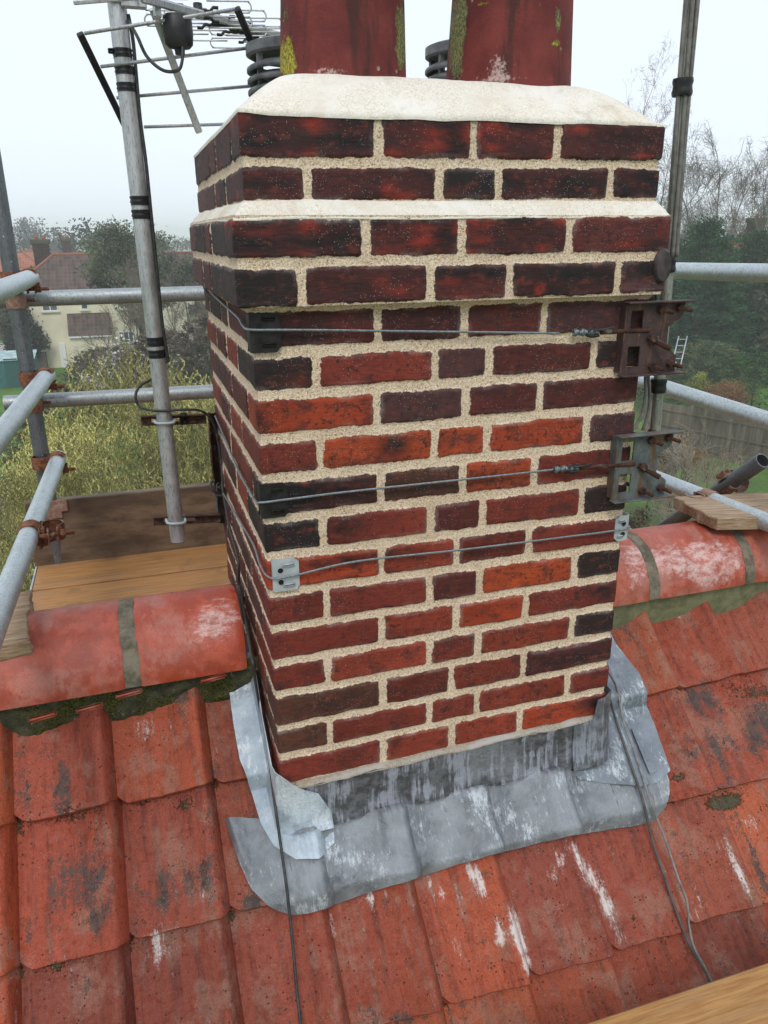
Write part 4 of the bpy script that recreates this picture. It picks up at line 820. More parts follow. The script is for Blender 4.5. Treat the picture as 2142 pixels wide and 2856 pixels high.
# dipole box with gland and pigtail
jb = dist(1.62, 497, 88); V, Fc = lathe_vf([(.001,.036),(.022,.036),(.027,.030),(.028,-.005),(.026,-.028),(.020,-.036),(.010,-.038),(.009,-.050),(.001,-.050)], jb, 24, lambda th, z: .10*np.abs(np.cos(th))); V = jb+(V-jb)*np.array([1.0,.8,.86])
autosmooth(mesh('junction_box', V, Fc, M['black'], aer), 40)
tube('pigtail', smoothpath([dist(1.62,509,128), dist(1.62,508,170), dist(1.62,496,196), dist(1.60,455,196), dist(1.60,410,158), dist(1.59,382,100), mast_at(55)+np.array([.018,-.005,0])], 8), .0035, M['cable_black'], aer, 8)
for i, (u, v, dd) in enumerate([(553,38,1.72),(603,62,1.82),(655,82,1.92),(712,104,2.04)]):
    c = dist(dd, u, v); ex = np.array([.95,-.28,.05])
    cl = MB()
    for sx in (-1, 1):
        for sz in (-1, 1):
            P = [c, c+np.array([sx*.014,0,sz*.007]), c+np.array([sx*.026,0,sz*.006]), c+np.array([sx*.034,0,sz*.014]), c+np.array([sx*.045,0,sz*.014])]
            cl.add(*tube_vf(P, .0038, 6))
    V, Fc = lathe_vf([(.001,.02),(.010,.02),(.011,-.008),(.001,-.01)], c, 14); cl.add(V, Fc); k_ = cl.build('director_clip', M['black'], aer)
    for sx, sz in ((-1,1),(1,-1),(1,1),(-1,-1)):
        w_ = .075; hgt = .011; o0 = c+np.array([sx*.030,0,sz*.015]); P = []
        for a in np.linspace(PI/2, -PI/2, 9): P.append(o0+np.array([sx*(w_+hgt*math.cos(a)), -sx*.02, hgt*math.sin(a)]))
        P = [o0+np.array([-sx*.01,0,hgt])]+P+[o0+np.array([-sx*.01,0,-hgt])]
        V, Fc = tube_vf(smoothpath(P, 3), .0018, 6); mesh('director_loop', V, Fc, M['alu'], k_)
# mast clamp
cl = MB(); mt = mast_at(8)
V, Fc = box_vf(mt+np.array([.034,-.022,.004]), (.052,.014,.036), None, .004); cl.add(V, Fc)
V, Fc = box_vf(mt+np.array([.0,-.022,.006]), (.05,.008,.020), None, .002); cl.add(V, Fc); cl.build('mast_clamp', M['alu'], aer, False)
for dx, dz in ((.038,.008),(.012,.010)):
    V, Fc = tube_vf([mt+np.array([dx,-.028,dz]), mt+np.array([dx,-.042,dz])], .005, 6); mesh('clamp_bolt', V, Fc, M['zinc'], aer, False)
V, Fc = box_vf(dist(1.58,437,18), (.016,.018,.045), None, .004); mesh('arm_clamp', V, Fc, M['alu'], aer, False)
# ------------------------------------------------------------------ right mast, two brackets, cables
ym = .052; rm = thing('aerial_mast', 'thin weathered mast with cables taped to it, right of the chimney', 'mast', tuple(on(1,ym,1826,1190)))
rt, rb = on(1, ym, 1930, -70), on(1, ym, 1824, 1245); rb2 = rb+(rb-rt)*.02
V, Fc = tube_vf([rt+(rb-rt)*t for t in np.linspace(0,1,30)], .0115, 18); 
M['mastgreen'] = mat_galv('weathered_mast', (.30,.31,.27), (.13,.13,.09), .06); mesh('pole', V, Fc, M['mastgreen'], rm)
rp = lambda t, dx, dy: rt+(rb-rt)*t+np.array([dx,dy,0])
for k, (dx, dy) in enumerate(((-.012,-.008),(-.004,-.014),(.006,-.013))):
    P = [rp(t, dx*(1+.25*math.sin(9*t+k)), dy) for t in np.linspace(0, .55, 14)]; tube('cable', smoothpath(P, 3), .0042, M['cable_olive'] if 'cable_olive' in M else M['cable'], rm, 8)
def tapeR(t, h, r=.017, off=-.004):
    p = rp(t, off, -.004); d = (rb-rt)/np.linalg.norm(rb-rt); path = [p+d*(k/5-.5)*h for k in range(6)]
    V, Fc = tube_vf(path, [r*(1+.06*math.sin(k*2)) for k in range(6)], 18); autosmooth(mesh('tape_band', V, Fc, M['tape'], rm), 50)
tapeR(.205, .030, .0185); tapeR(.567, .028, .0150); tapeR(.845, .030, .0165)
# flattened black splice box at the corner of the overhang
sp_ = on(1, -.030, 1846, 742); V = []; 
V, Fc = lathe_vf([(.001,-.009),(.026,-.008),(.031,-.002),(.031,.003),(.026,.008),(.001,.009)], (0,0,0), 30); V = V[:, [0,2,1]]*np.array([.60,1,1.05]); autosmooth(mesh('cable_box', V+sp_, Fc, plain('worn_black_plastic', (.055,.042,.042), .5, 0, .6, 40, .3), rm), 40)
for k, (pts) in enumerate(([(1800,1050),(1800,1100),(1792,1150),(1775,1185),(1758,1205)],[(1808,1045),(1812,1110),(1806,1160),(1792,1200)])):
    tube('cable', smoothpath([on(1, .02+.01*k, u, v) for u, v in pts], 6), .0035, M['cable'], rm, 8)
for k, u in enumerate((1812,1820,1828)): tube('cable', [on(1,.07,u+2,800), on(1,.07,u,860)], .0032, M['cable_black'], rm, 8)
def wall_bracket(ZT, ZB, XL, XR, mat, lbl, flip, rodz, rodx):
    """pressed W plate with a flange top and bottom, two windows, mast V-bolts and a threaded rod"""
    y = -.022; root = thing('wall_bracket', lbl, 'bracket', ((XL+XR)/2, y, (ZT+ZB)/2), 'brackets holding the right mast')
    H = ZT-ZB; Wd = XR-XL; X = lambda a: XL+Wd*a; Z = lambda b: ZB+H*b; bm = MB(); t = .0035
    def poly(pts, y0=y, th=t, target=None):
        n = len(pts); V = [(X(a), y0, Z(b)) for a, b in pts]+[(X(a), y0+th, Z(b)) for a, b in pts]
        Fc = [tuple(range(n)), tuple(range(2*n-1, n-1, -1))]+[(i, i+n, (i+1)%n+n, (i+1)%n) for i in range(n)]; (target or bm).add(V, Fc)
    # frame strips left of and around the two windows, then the solid right part with its notch
    poly([(.0,.0),(.10,.02),(.10,.98),(.04,.98),(.04,.72),(.0,.60),(.02,.40),(.0,.28)])
    poly([(.10,.88),(.30,.88),(.30,.98),(.10,.98)]); poly([(.10,.02),(.30,.02),(.30,.12),(.10,.12)]); poly([(.10,.40),(.30,.40),(.30,.60),(.10,.60)])
    poly([(.30,.02),(.93,.02),(.93,.10),(.93,.24),(.74,.37),(.74,.64),(.96,.78),(.98,.98),(.30,.98)])
    for b, s in ((.985, 1), (.012, 1)):
        V, Fc = box_vf((X(.50), y-.008, Z(b)+.0006), (Wd*1.06, .022, .0032), None, .0008); bm.add(V, Fc)
    V, Fc = box_vf((X(.02), y+.016, Z(.5)), (.004, .034, H*.93), None, .0008); bm.add(V, Fc)
    bm.build('pressed_plate', mat, root, False)
    # V bolts with nuts
    for a, b in ((.56,.88),(.86,.90),(.50,.12),(.82,.14)):
        p = np.array([X(a), y, Z(b)]); V, Fc = tube_vf([p+np.array([0,.06,0]), p+np.array([.008,-.030,-.003])], .0042, 8); o = mesh('v_bolt', V, Fc, M['rust_dark'], root)
        V, Fc = tube_vf([p+np.array([.0006,-.001,0]), p+np.array([.002,-.009,-.001])], .0082, 6); mesh('nut', V, Fc, M['rust_dark'], o, False)
    p = np.array([X(.50), y, Z(.46)]); V, Fc = tube_vf([p+np.array([-.012,.0,.008]), p+np.array([.018,-.034,-.012])], .0055, 10); o = mesh('fixing_bolt', V, Fc, M['rust_dark'], root)
    V, Fc = tube_vf([p+np.array([-.008,-.004,.006]), p+np.array([-.001,-.012,.001])], .0100, 6); mesh('nut', V, Fc, M['rust_dark'], o, False)
    # threaded eye rod pulled out over the brick face
    L0 = np.array([rodx[0], -.018, rodz[0]]); L1 = np.array([rodx[1], -.022, rodz[1]]); n = 110; P = [L0+(L1-L0)*k/(n-1) for k in range(n)]
    V, Fc = tube_vf(P, [.0042 if k % 2 else .0048 for k in range(n)], 10); mesh('threaded_rod', V, Fc, M['rust_dark'], root)
    P = [L0+np.array([.018*math.cos(a)-.016, -.002, .0065*math.sin(a)]) for a in np.linspace(-.5, 2*PI-.9, 16)]; V, Fc = tube_vf(P, .0032, 8); mesh('rod_hook', V, Fc, M['black'], root)
    # end of the wire bound round the hook
    th = np.linspace(0, 30, 240); P = np.stack([L0[0]-.060+.055*th/30, -.017+.0048*np.cos(th*4)*(1+.25*np.sin(th)), rodz[0]+.0015+.0052*np.sin(th*4)*(1+.3*np.sin(th*.7))], 1); V, Fc = tube_vf(P, .0014, 5); mesh('wire_binding', V, Fc, M['wire'], root)
    P = [L0+np.array([-.02,-.004,.004]), L0+np.array([.004,-.010,.007]), L0+np.array([.024,-.008,.010])]; V, Fc = tube_vf(smoothpath(P, 5), .0020, 6); mesh('wire_binding', V, Fc, M['cable_black'], root)
    return root
wall_bracket(-.006, -.150, .7170, .8560, M['plate_brown'], 'dark brown pressed steel bracket, the higher of the two on the right mast', 0, (-.062,-.062), (.668,.775))
wall_bracket(-.270, -.414, .7270, .8900-.022, M['plate_grey'], 'grey rust streaked steel bracket, the lower of the two on the right mast', 0, (-.333,-.336), (.648,.775))
# two cables over the lead and tiles at the right front corner
GC = 'cables running down the roof right of the chimney'
P1 = [on(0,CW+.015,1688,1900)]+[on_roof(u, v, .094 if v < 2300 else .072) for u, v in ((1712,1990),(1745,2090),(1792,2230),(1818,2340),(1852,2440),(1885,2540),(1925,2640),(1962,2700),(1990,2760),(2010,2830))]
o = tube('roof_cable', smoothpath(P1, 8), .0034, plain('brown_cable', (.075,.065,.06), .5, 0, .3, 50), None, 8, base=P1[2]); tag(o, 'dark brown cable down the tiles, left hand one of the pair at the right corner', 'cable', GC)
P2 = [on(0,CW+.018,1696,1870)]+[on_roof(u, v, .096 if v < 2300 else .072) for u, v in ((1722,1925),(1738,2010),(1765,2085),(1792,2165),(1815,2240),(1855,2340),(1888,2440),(1915,2510),(1922,2580),(1935,2640),(1966,2700),(1992,2758),(2016,2830))]
o = tube('roof_cable', smoothpath(P2, 8), .0028, plain('pale_grey_cable', (.20,.19,.18), .55, 0, .3, 50), None, 8, base=P2[2]); tag(o, 'pale grey cable down the tiles, right hand one of the pair at the right corner', 'cable', GC)
# ================================================================== SCAFFOLD
GT = 'scaffold tubes round the chimney'; TR = .02415
def sc_tube(p0, p1, label, mat='galv', grp=GT, name='scaffold_tube'):
    p0 = np.array(p0, float); p1 = np.array(p1, float); V, Fc = hollow_vf(p0, p1, TR, .0202, 28, 10)
    o = mesh(name, V, Fc, M[mat], None, True, base=(p0+p1)/2); autosmooth(o, 40); return tag(o, label, 'scaffold tube', grp)
def ext(a, b, t0, t1): a = np.array(a); b = np.array(b); return a+(b-a)*t0, a+(b-a)*t1
std0, std1 = on(1,1.33,-8,520), on(1,1.33,126,1330)
sc_tube(*ext(std0, std1, -.9, 8.0), 'dull grey upright scaffold tube at the left edge, the rails are clamped to it', 'galv_dull')
yl = 1.385
sc_tube(*ext(on(1,yl,60,834), on(1,yl,572,818), -.24, 4.1), 'horizontal scaffold tube behind the left mast, the upper one crossing the cream house', 'galv')
sc_tube(*ext(on(1,yl,12,1124), on(1,yl,590,1092), 0, 3.9), 'horizontal scaffold tube behind the left mast, the lower one in front of the willow', 'galv')
xl0 = -.468
def yrail(z, x, y1, label, mat, x2=None, y0=-1.9): return sc_tube((x2 if x2 is not None else x, y0, z), (x, y1, z), label, mat)
yrail(.002, -.466, 1.335, 'short stretch of bright scaffold tube, topmost guard rail at the left edge', 'galv_bright', -.50)
yrail(-.296, -.462, 1.345, 'bright scaffold tube, middle guard rail at the left edge coming towards the viewer', 'galv_bright', -.60)
yrail(-.568, -.466, 1.34, 'bright scaffold tube, lowest guard rail at the left edge ending above the toe board', 'galv_bright', -.56)
a, b = on(0,1.40,1880,755), on(0,1.40,2142,762); sc_tube(*ext(a, b, -3.2, 5), 'bright horizontal scaffold tube at the right edge in front of the dark conifer', 'galv_bright')
a, b = on(0,1.40,1850,1080), on(0,1.40,2142,1174); sc_tube(*ext(a, b, -1.9, 3), 'bright scaffold tube sloping across the fence, middle rail on the right side', 'galv_bright')
a, b = on(0,1.40,1842,1338), on(0,1.40,2142,1458); rl0, rl1 = a, b; sc_tube(*ext(a, b, -2.2, 3), 'bright scaffold tube, lowest rail on the right side with the rusty coupler on it', 'galv_bright')
sc_tube(dist(2.85,1790,1516), dist(2.28,2128,1284), 'dull raking tube with its open end showing, passing under the lowest right rail', 'galv_dull')
GCp = 'rusty couplers on the scaffold tubes'
def coupler(p, ax1, ax2, label, mat='rust', bolt=(1,0,0), s=1.0, flip=1):
    p = np.array(p, float); root = thing('scaffold_coupler', label, 'coupler', p, GCp); m_ = M[mat]
    def collar(c, ax, w=.040, r=.0285):
        a, b, d = frame(ax); th = np.linspace(-2.6, 2.6, 30); A = np.zeros((8, 30, 3))
        for i, (k, rr) in enumerate([(-.5,.0),(-.5,1),(-.3,1.3),(-.12,1.1),(.12,1.1),(.3,1.3),(.5,1),(.5,0)]):
            rad = TR+.0006 if rr == 0 else TR+.0045*rr
            A[i] = c+d*w*k+rad*(np.cos(th)[:,None]*a+np.sin(th)[:,None]*b)
        return mesh('collar', A.reshape(-1,3), grid_faces(8, 30), m_, root, True)
    a1 = np.array(ax1, float); a2 = np.array(ax2, float); b_ = np.array(bolt, float); b_ /= np.linalg.norm(b_)
    c1_, c2_ = p, p+np.cross(a1/np.linalg.norm(a1), a2/np.linalg.norm(a2))*.050*flip
    autosmooth(collar(c1_, a1), 40); autosmooth(collar(c2_, a2), 40)
    V, Fc = box_vf((0,0,0), (.046,.046,.010), np.stack(frame(c2_-c1_), 1), .004); mesh('saddle', V+(c1_+c2_)/2, Fc, m_, root, True)
    for c, ax in ((c1_, a1), (c2_, a2)):
        a, b, d = frame(ax); side = b_-d*(b_@d); side = side/(np.linalg.norm(side)+1e-9); o_ = np.cross(d, side)
        q = c+o_*(TR+.013)*.85
        fl = MB()
        for sg in (-.010, .012):
            V, Fc = box_vf((0,0,0), (.034,.005,.026), np.stack([d, side, o_], 1), .002); fl.add(V+q+side*sg, Fc)
        fl.build('bolt_lug', m_, root, False)
        V, Fc = tube_vf([q-side*.030+(side*0), q+side*.050], [.0058,.0054], 10); mesh('bolt', V, Fc, M['rust'], root)
        V, Fc = tube_vf([q+side*.016, q+side*.027], .0115, 6); mesh('nut', V, Fc, M['rust'], root, False)
    return root
Y_, X_, Z_ = np.array([0,1.,0]), np.array([1.,0,0]), np.array([0,0,1.])
coupler((-.466,1.295,.002), Y_, Z_, 'rusty coupler at the end of the topmost left guard rail', flip=-1)
coupler((-.462,1.300,-.296), Y_, Z_, 'rusty coupler at the end of the middle left guard rail', flip=-1)
coupler((-.466,1.295,-.568), Y_, Z_, 'rusty coupler at the end of the lowest left guard rail, above the toe board', flip=-1)
coupler((-.485,.62,-.568), Y_, -Z_, 'rusty coupler part way along the lowest left guard rail, above the broken board', flip=-1, bolt=(1,.1,.2))
sz_ = lambda z: std0+(std1-std0)*((z-std0[2])/(std1[2]-std0[2]))
coupler(sz_(-.066), Z_, X_, 'pale dusty coupler joining the upright to the upper horizontal tube on the left', 'rust_pale', flip=1)
coupler(sz_(-.388), Z_, X_, 'rusty coupler joining the upright to the lower horizontal tube on the left', 'rust', flip=1)
pc = on(0,1.40,1975,1392); rax = (rl1-rl0)/np.linalg.norm(rl1-rl0); bax = dist(2.28,2128,1284)-dist(2.85,1790,1516)
cc = coupler(pc, rax, Z_, 'pale collar of the coupler clamped round the lowest right rail', 'rust_pale', flip=1, bolt=(-1,0,.3))
cc = coupler(dist(2.85,1790,1516)+bax*.765, bax, rax, 'rusty coupler gripping the open ended raking tube above the right rail', 'rust_pale', flip=1, bolt=(1,.2,.1))
# deck boards, toe board, loose boards
GD = 'pine boards of the platform behind the ridge'
def board(name, c, size, yaw, mat, label, cat='board', grp=None, bev=.003, wob=0, pitch=0, roll=0, seed=0):
    R = np.array(Matrix.Rotation(yaw, 3, 'Z')@Matrix.Rotation(pitch, 3, 'Y')@Matrix.Rotation(roll, 3, 'X'))
    nx, ny, nz = max(2, int(size[0]/.02)), 10, 4
    b = MB(); V, Fc = box_vf((0,0,0), size, None, bev)
    bmv = None
    import bmesh
    bm = bmesh.new(); vs = [bm.verts.new(v) for v in V]
    for f in Fc: bm.faces.new([vs[i] for i in f])
    bmesh.ops.subdivide_edges(bm, edges=[e for e in bm.edges if e.calc_length() > .03], cuts=14 if wob else 3, use_grid_fill=True)
    rs = random.Random(seed)
    P = np.array([v.co[:] for v in bm.verts])
    if wob:
        nn = wob*(fbm(P[:,0]*22+seed, P[:,1]*30+P[:,2]*20, seed, 4)-.5)*2; n2 = wob*(fbm(P[:,1]*30+seed, P[:,2]*60, seed+5, 4)-.5)*2
        P[:,1] += nn*np.sign(P[:,1])*(np.abs(P[:,1]) > size[1]*.45); P[:,0] += n2*2*np.sign(P[:,0])*(np.abs(P[:,0]) > size[0]*.47)+0; P[:,2] += .35*wob*(vn(P[:,0]*12, P[:,1]*12, seed)-.5)
    for v, p in zip(bm.verts, P): v.co = Vector(p)
    me = bpy.data.meshes.new(name); bm.to_mesh(me); bm.free(); me.materials.append(mat)
    if wob: me.polygons.foreach_set('use_smooth', np.ones(len(me.polygons), dtype=bool)); me.set_sharp_from_angle(angle=math.radians(35))
    o = bpy.data.objects.new(name, me); S.collection.objects.link(o); o.location = tuple(c); o.rotation_euler = Matrix(R.tolist()).to_euler()
    return tag(o, label, cat, grp)
zd = -.932
yw = math.atan2(on(1,1.33,620,1500)[1]-on(1,1.33,90,1560)[1], 1)
dlab = ['stained pine platform board touching the foot of the toe board','middle pine platform board with dark knots, behind the left ridge tiles','pale pine platform board nearest the left ridge tiles']
for i, yc in enumerate((1.215, 1.0, .785, .57)):
    o = board('platform_board', (.46, yc+.006*math.sin(i*2), zd-.019-.002*(i%2)), (2.08+.02*(i%2), .201, .038), 0, [M['deck']][0], dlab[i] if i < 3 else 'pine platform board hidden half under the ridge line', 'board', GD, .003)
    o.location.x = .458+[.0,.010,-.010,0][i]
    for sg in (-1, 1): e_ = board('end_band', (0,0,0), (.006,.211,.040), 0, M['zinc'], None, None, None, .001); e_.parent = o; e_.location = (sg*(1.044+.01*(i%2)), 0, 0)
board('toe_board', (.44, 1.330, -.826), (2.06,.036,.236), 0, M['oldboard'], 'muddy brown toe board standing on edge behind the platform boards', 'toe board', None, .003, .003, 0, math.radians(-1.5), 3)
# rusty board clip on the toe board
cl = MB()
p = on(1,1.31,155,1412); V, Fc = box_vf(p, (.075,.012,.042), None, .003); cl.add(V, Fc); V, Fc = box_vf(p+np.array([-.008,.0,-.028]), (.05,.010,.03), None, .003); cl.add(V, Fc)
tag(cl.build('board_clip', M['rust_pale'], None, False, base=p), 'dusty pink steel clip hooked over the left end of the toe board', 'clip')
# broken board under the lowest left rail, resting on the ridge
board('broken_board', on(1,.33,32,1752)+np.array([-.13,.0,.004]), (.34,.225,.040), math.radians(4), M['splinter_x'], 'short pale split board lying on the left ridge tile under the guard rail', 'board', 'offcuts of old board on the ridge', .003, .006, 0, math.radians(4), 5)
board('broken_board', (1.53, .315, -.638), (.52,.215,.036), math.radians(-9), M['splinter_x'], 'weathered brown board with a rotten edge lying on the right ridge tiles', 'board', 'offcuts of old board on the ridge', .003, .007, math.radians(1), math.radians(-2), 9)
# near board at the bottom right corner
pa, pb = on(2,-1.16,1620,2856), on(2,-1.16,2142,2681)
yw = math.atan2(pb[1]-pa[1], pb[0]-pa[0]); cc = (pa+pb)/2; nrm = np.array([math.sin(yw), -math.cos(yw), 0])
board('scaffold_board', cc+nrm*.1125+np.array([0,0,-.019]), (3.2,.225,.038), yw, M['deck_fg'], 'golden pine scaffold board cutting across the bottom right corner of the view', 'board', None, .004)
# ================================================================== GROUND AND GARDENS
def mat_grass():
    m = NT('grass'); n = m.noise(.35, 6, .65); f = m.noise(6, 5, .7); c = m.mix(m.rng(n, .35, .65), (.065,.135,.024), (.11,.23,.032)); c = m.mix(m.rng(f, .35, .7, 0, .6), c, (.05,.075,.02)); c = m.mix(m.rng(m.noise(.12, 4), .52, .66), c, (.085,.075,.045)); return m.fin(c, .9, m.bump(f, .8, .05), 0, .15)
M['grass'] = mat_grass(); M['soil'] = plain('soil', (.07,.055,.04), .95, 0, .4, 2, .8, .05)
n = 90; gx = np.sinh(np.linspace(-6.2, 6.2, n))*3.4; gx = gx/abs(gx).max()*1600; gx = np.sort(gx)
GXX, GYY = np.meshgrid(gx, gx); Zg = GR+.10*(fbm(GXX*.3, GYY*.3, 3)-.5)*np.exp(-(GXX**2+GYY**2)/200**2)
mesh('ground', np.stack([GXX, GYY+20, Zg], -1).reshape(-1,3), grid_faces(n, n), M['grass'])['kind'] = 'structure'
M['leaf'] = mat_foliage('leaves'); M['leafm'] = mat_foliage('matt_leaves', .9, .1); M['bark'] = mat_vcol('bark', .95, .5, 20, .03)
GC_ = np.array(C0)
def leaf_quads(C, size, ratio, colfn, seed, droop=None, elong=None):
    rs = np.random.RandomState(seed); n = len(C); d = rs.normal(size=(n,3)) if elong is None else elong+rs.normal(size=(n,3))*.35
    if droop is not None: d[:,2] -= droop
    d /= np.linalg.norm(d, axis=1)[:,None]; q = rs.normal(size=(n,3)); s_ = np.cross(d, q); s_ /= np.linalg.norm(s_, axis=1)[:,None]
    L_ = size*(.6+.8*rs.rand(n))[:,None]; Wd = L_*ratio
    P = np.stack([C-d*L_/2, C+s_*Wd/2, C+d*L_/2, C-s_*Wd/2], 1).reshape(-1,3); Fc = np.arange(n*4).reshape(-1,4); col = np.repeat(colfn(C, rs), 4, 0); return P, Fc, col
def colr(a, b, noise_s=.8, seed=1, jit=.25):
    a = np.array(a); b = np.array(b)
    def f(C, rs):
        t = fbm(C[:,0]*noise_s+C[:,1]*.7*noise_s, C[:,2]*noise_s+C[:,1]*.4*noise_s, seed, 3); t = np.clip((t-.5)*2.4+.5+rs.normal(0, jit, len(C)), 0, 1)[:,None]; return a*(1-t)+b*t
    return f
def branch_tree(name, base, h, seed, spread=.5, levels=6, r0=.14, kids=3, mat='bark', col=(.14,.11,.09), parent=None, up=.25, first=.3, bend=.25, ratio=.72, sides=4, rmin=.006, lean=(0,0), bare_h=.18):
    rs = np.random.RandomState(seed); b = MB(); tips = []
    def rec(p, d, L_, r, lv):
        n = 4 if lv > 1 else 3; P = [p]; dd = d.copy()
        for i in range(n):
            dd = dd+rs.normal(0, bend*.35, 3)+np.array([0,0,up*.12]); dd /= np.linalg.norm(dd); P.append(P[-1]+dd*L_/n)
        r1 = max(r*.62, rmin); V, Fc = tube_vf(P, np.linspace(r, r1, n+1), sides if lv > 2 else 3, False); b.add(V, Fc, np.array(col)*(.8+.4*rs.rand()))
        if lv <= 0: tips.append(P[-1]); return
        if lv <= 2: tips.append(P[-2])
        k = kids+(rs.rand() < .4)
        for i in range(k):
            t = 1.0 if i == 0 else rs.uniform(.35, 1.0); j = min(int(t*n), n); q = P[j]
            a_, b_, d_ = frame(dd); th = rs.uniform(0, 2*PI); sp = spread*(.35 if i == 0 else 1)*(rs.uniform(.7,1.3))
            nd = d_+sp*(math.cos(th)*a_+math.sin(th)*b_); nd[2] += up*.3; nd /= np.linalg.norm(nd)
            rec(q, nd, L_*ratio*rs.uniform(.8, 1.15), max(r1*(.95 if i == 0 else .65), rmin), lv-1)
    rec(np.array(base, float), np.array([lean[0], lean[1], 1.]), h*first, r0, levels)
    o = b.build(name, M[mat], parent, True, col=True)
    return o, np.array(tips)
def at_ground(u, D): d = ray(u, 655); p = C0+d*D; return np.array([p[0], p[1], GR])
def bare(u, D, vtop, label, seed, grp=None, col=(.13,.10,.085), **k):
    b0 = at_ground(u, D); zt = dist(D, u, vtop)[2]; h = zt-GR; t = thing('bare_tree', label, 'tree', b0, grp)
    kw = dict(levels=6, kids=2, spread=.6, r0=h*.016, first=.30, up=.35, rmin=.010); kw.update(k)
    o, tips = branch_tree('branches', b0, h, seed, col=col, parent=t, **kw)
    zmax = max(v.co.z for v in o.data.vertices)+o.matrix_basis.translation.z
    s_ = h/max(zmax, .1); 
    for v in o.data.vertices: v.co = v.co*s_
    tp = (tips-b0)*s_+b0; rs = np.random.RandomState(seed+5); nr_ = 5 if D > 26 else 2; C = np.repeat(tp, nr_, 0)+rs.normal(0, .10*(D/40), (len(tp)*nr_, 3)); n = len(C); dd = rs.normal(size=(n,3)); dd[:,2] = dd[:,2]*.7+(-.9 if 'birch' in label else .5); dd /= np.linalg.norm(dd, axis=1)[:,None]
    L_ = (.010*D)*rs.uniform(.5, 1.5, (n,1)); wd = np.maximum(.00018*D, .004)*rs.uniform(.7, 1.3, (n,1)); sx = np.cross(dd, rs.normal(size=(n,3))); sx /= np.linalg.norm(sx, axis=1)[:,None]
    Pq = np.stack([C-dd*L_/2, C-dd*L_*.1+sx*wd+dd*0, C+dd*L_/2+sx*L_*.12, C-dd*L_*.1-sx*wd], 1).reshape(-1,3); mesh('twigs', Pq, np.arange(n*4).reshape(-1,4), M['leafm'], t, False, {'col': np.repeat(np.array(col)*rs.uniform(.7, 1.3, (n,1)), 4, 0)})
    return t, tp
def blob_points(c, rad, n, rs, shell=.35, lumps=14):
    """points in a lumpy crown: lobes of clumps with gaps between them"""
    C = []; c = np.array(c, float); rad = np.array(rad, float); L_ = rs.normal(size=(lumps,3)); L_ /= np.linalg.norm(L_, axis=1)[:,None]; L_ = L_*rs.uniform(.35,.95,(lumps,1)); R_ = rs.uniform(.25,.5,lumps)*(1 if lumps < 20 else .62 if lumps < 50 else .42); L_ = L_ if lumps < 20 else L_/np.linalg.norm(L_, axis=1)[:,None]*(rs.rand(lumps,1)**.45)*.86
    for i in range(lumps):
        m_ = int(n/lumps); d = rs.normal(size=(m_,3)); d /= np.linalg.norm(d, axis=1)[:,None]; d *= (rs.rand(m_,1)**shell)*R_[i]*(1+.25*rs.normal(size=(m_,1))); C.append(c+(L_[i]+d)*rad)
    global LUMP; LUMP = np.repeat(np.arange(lumps), int(n/lumps)); return np.concatenate(C)
def leafy(name, u, D, vtop, width, label, n, size, ca, cb, seed, ratio=.5, lumps=40, hfrac=.8, cat='tree', grp=None, kname='crown', trunk=True, droop=None, depth=None, mat='leaf', zb=GR, jit=.25, ns=.8, shell=.35):
    b0 = at_ground(u, D); b0[2] = zb; h = dist(D, u, vtop)[2]-zb; t = thing(name, label, cat, b0, grp); rs = np.random.RandomState(seed)
    cr = np.array([b0[0], b0[1], zb+h*(1-hfrac/2)]); rad = np.array([width/2, (depth or width)/2, h*hfrac/2]); C = blob_points(cr, rad, n, rs, shell, lumps); ok = C[:,2] > zb+.02; C = C[ok]; lf = (rs.uniform(.55, 1.5, lumps)[LUMP][ok])[:,None]
    C[:,2] = np.minimum(C[:,2], zb+h*1.02)
    base_f = colr(ca, cb, ns, seed, jit); P, Fc, col = leaf_quads(C, size, ratio, lambda q, r_: base_f(q, r_)*lf, seed, droop); mesh(kname, P, Fc, M[mat], t, False, {'col': col})
    if trunk: branch_tree('trunk', b0, h, seed, levels=4, kids=3, spread=.5, r0=h*.02, first=.35, parent=t, col=(.10,.08,.06), rmin=.02)
    return t
# ------------------------------------------------------------------ houses beyond
M['render'] = plain('cream_render', (.74,.69,.52), .9, 0, .08, .8, .1, .01); M['white'] = plain('white_frame', (.78,.79,.80), .5, 0, .05, 5)
def mat_glass(): m = NT('window_glass'); return m.fin(m.mix(m.rng(m.noise(.8, 3), .4, .6), (.045,.06,.065), (.11,.14,.15)), .08, None, 0, .8)
M['glass'] = mat_glass()
def mat_rooftile(name, a, b, gx=.30, gz=.26):
    m = NT(name); sx = m.t.nodes.new('ShaderNodeSeparateXYZ'); m.L(m.co, sx.inputs[0])
    wv = m.math('ABSOLUTE', m.math('SINE', m.math('MULTIPLY', sx.outputs[0], PI/gx))); rz = m.math('FRACT', m.math('DIVIDE', sx.outputs[2], gz))
    vor = m.t.nodes.new('ShaderNodeTexVoronoi'); m.L(m.map((1/gx,.01,1/gz)), vor.inputs['Vector']); vor.inputs['Scale'].default_value = 1; vor.inputs['Randomness'].default_value = .15
    c = m.mix(m.math('MULTIPLY', m.rng(vor.outputs['Color'], .2, .8), .8), a, b); c = m.mix(m.rng(m.noise(.7, 5), .5, .7, 0, .5), c, (.10,.09,.075))
    h = m.math('ADD', m.math('MULTIPLY', wv, .6), rz); c = m.mix(m.rng(rz, .0, .22, .75, 0), c, m.mix(1, c, (.35,.35,.35), 'MULTIPLY')); c = m.mix(m.rng(wv, .05, .35, .5, 0), c, m.mix(1, c, (.45,.45,.45), 'MULTIPLY')); return m.fin(c, .85, m.bump(h, 1.0, .06), 0, .2)
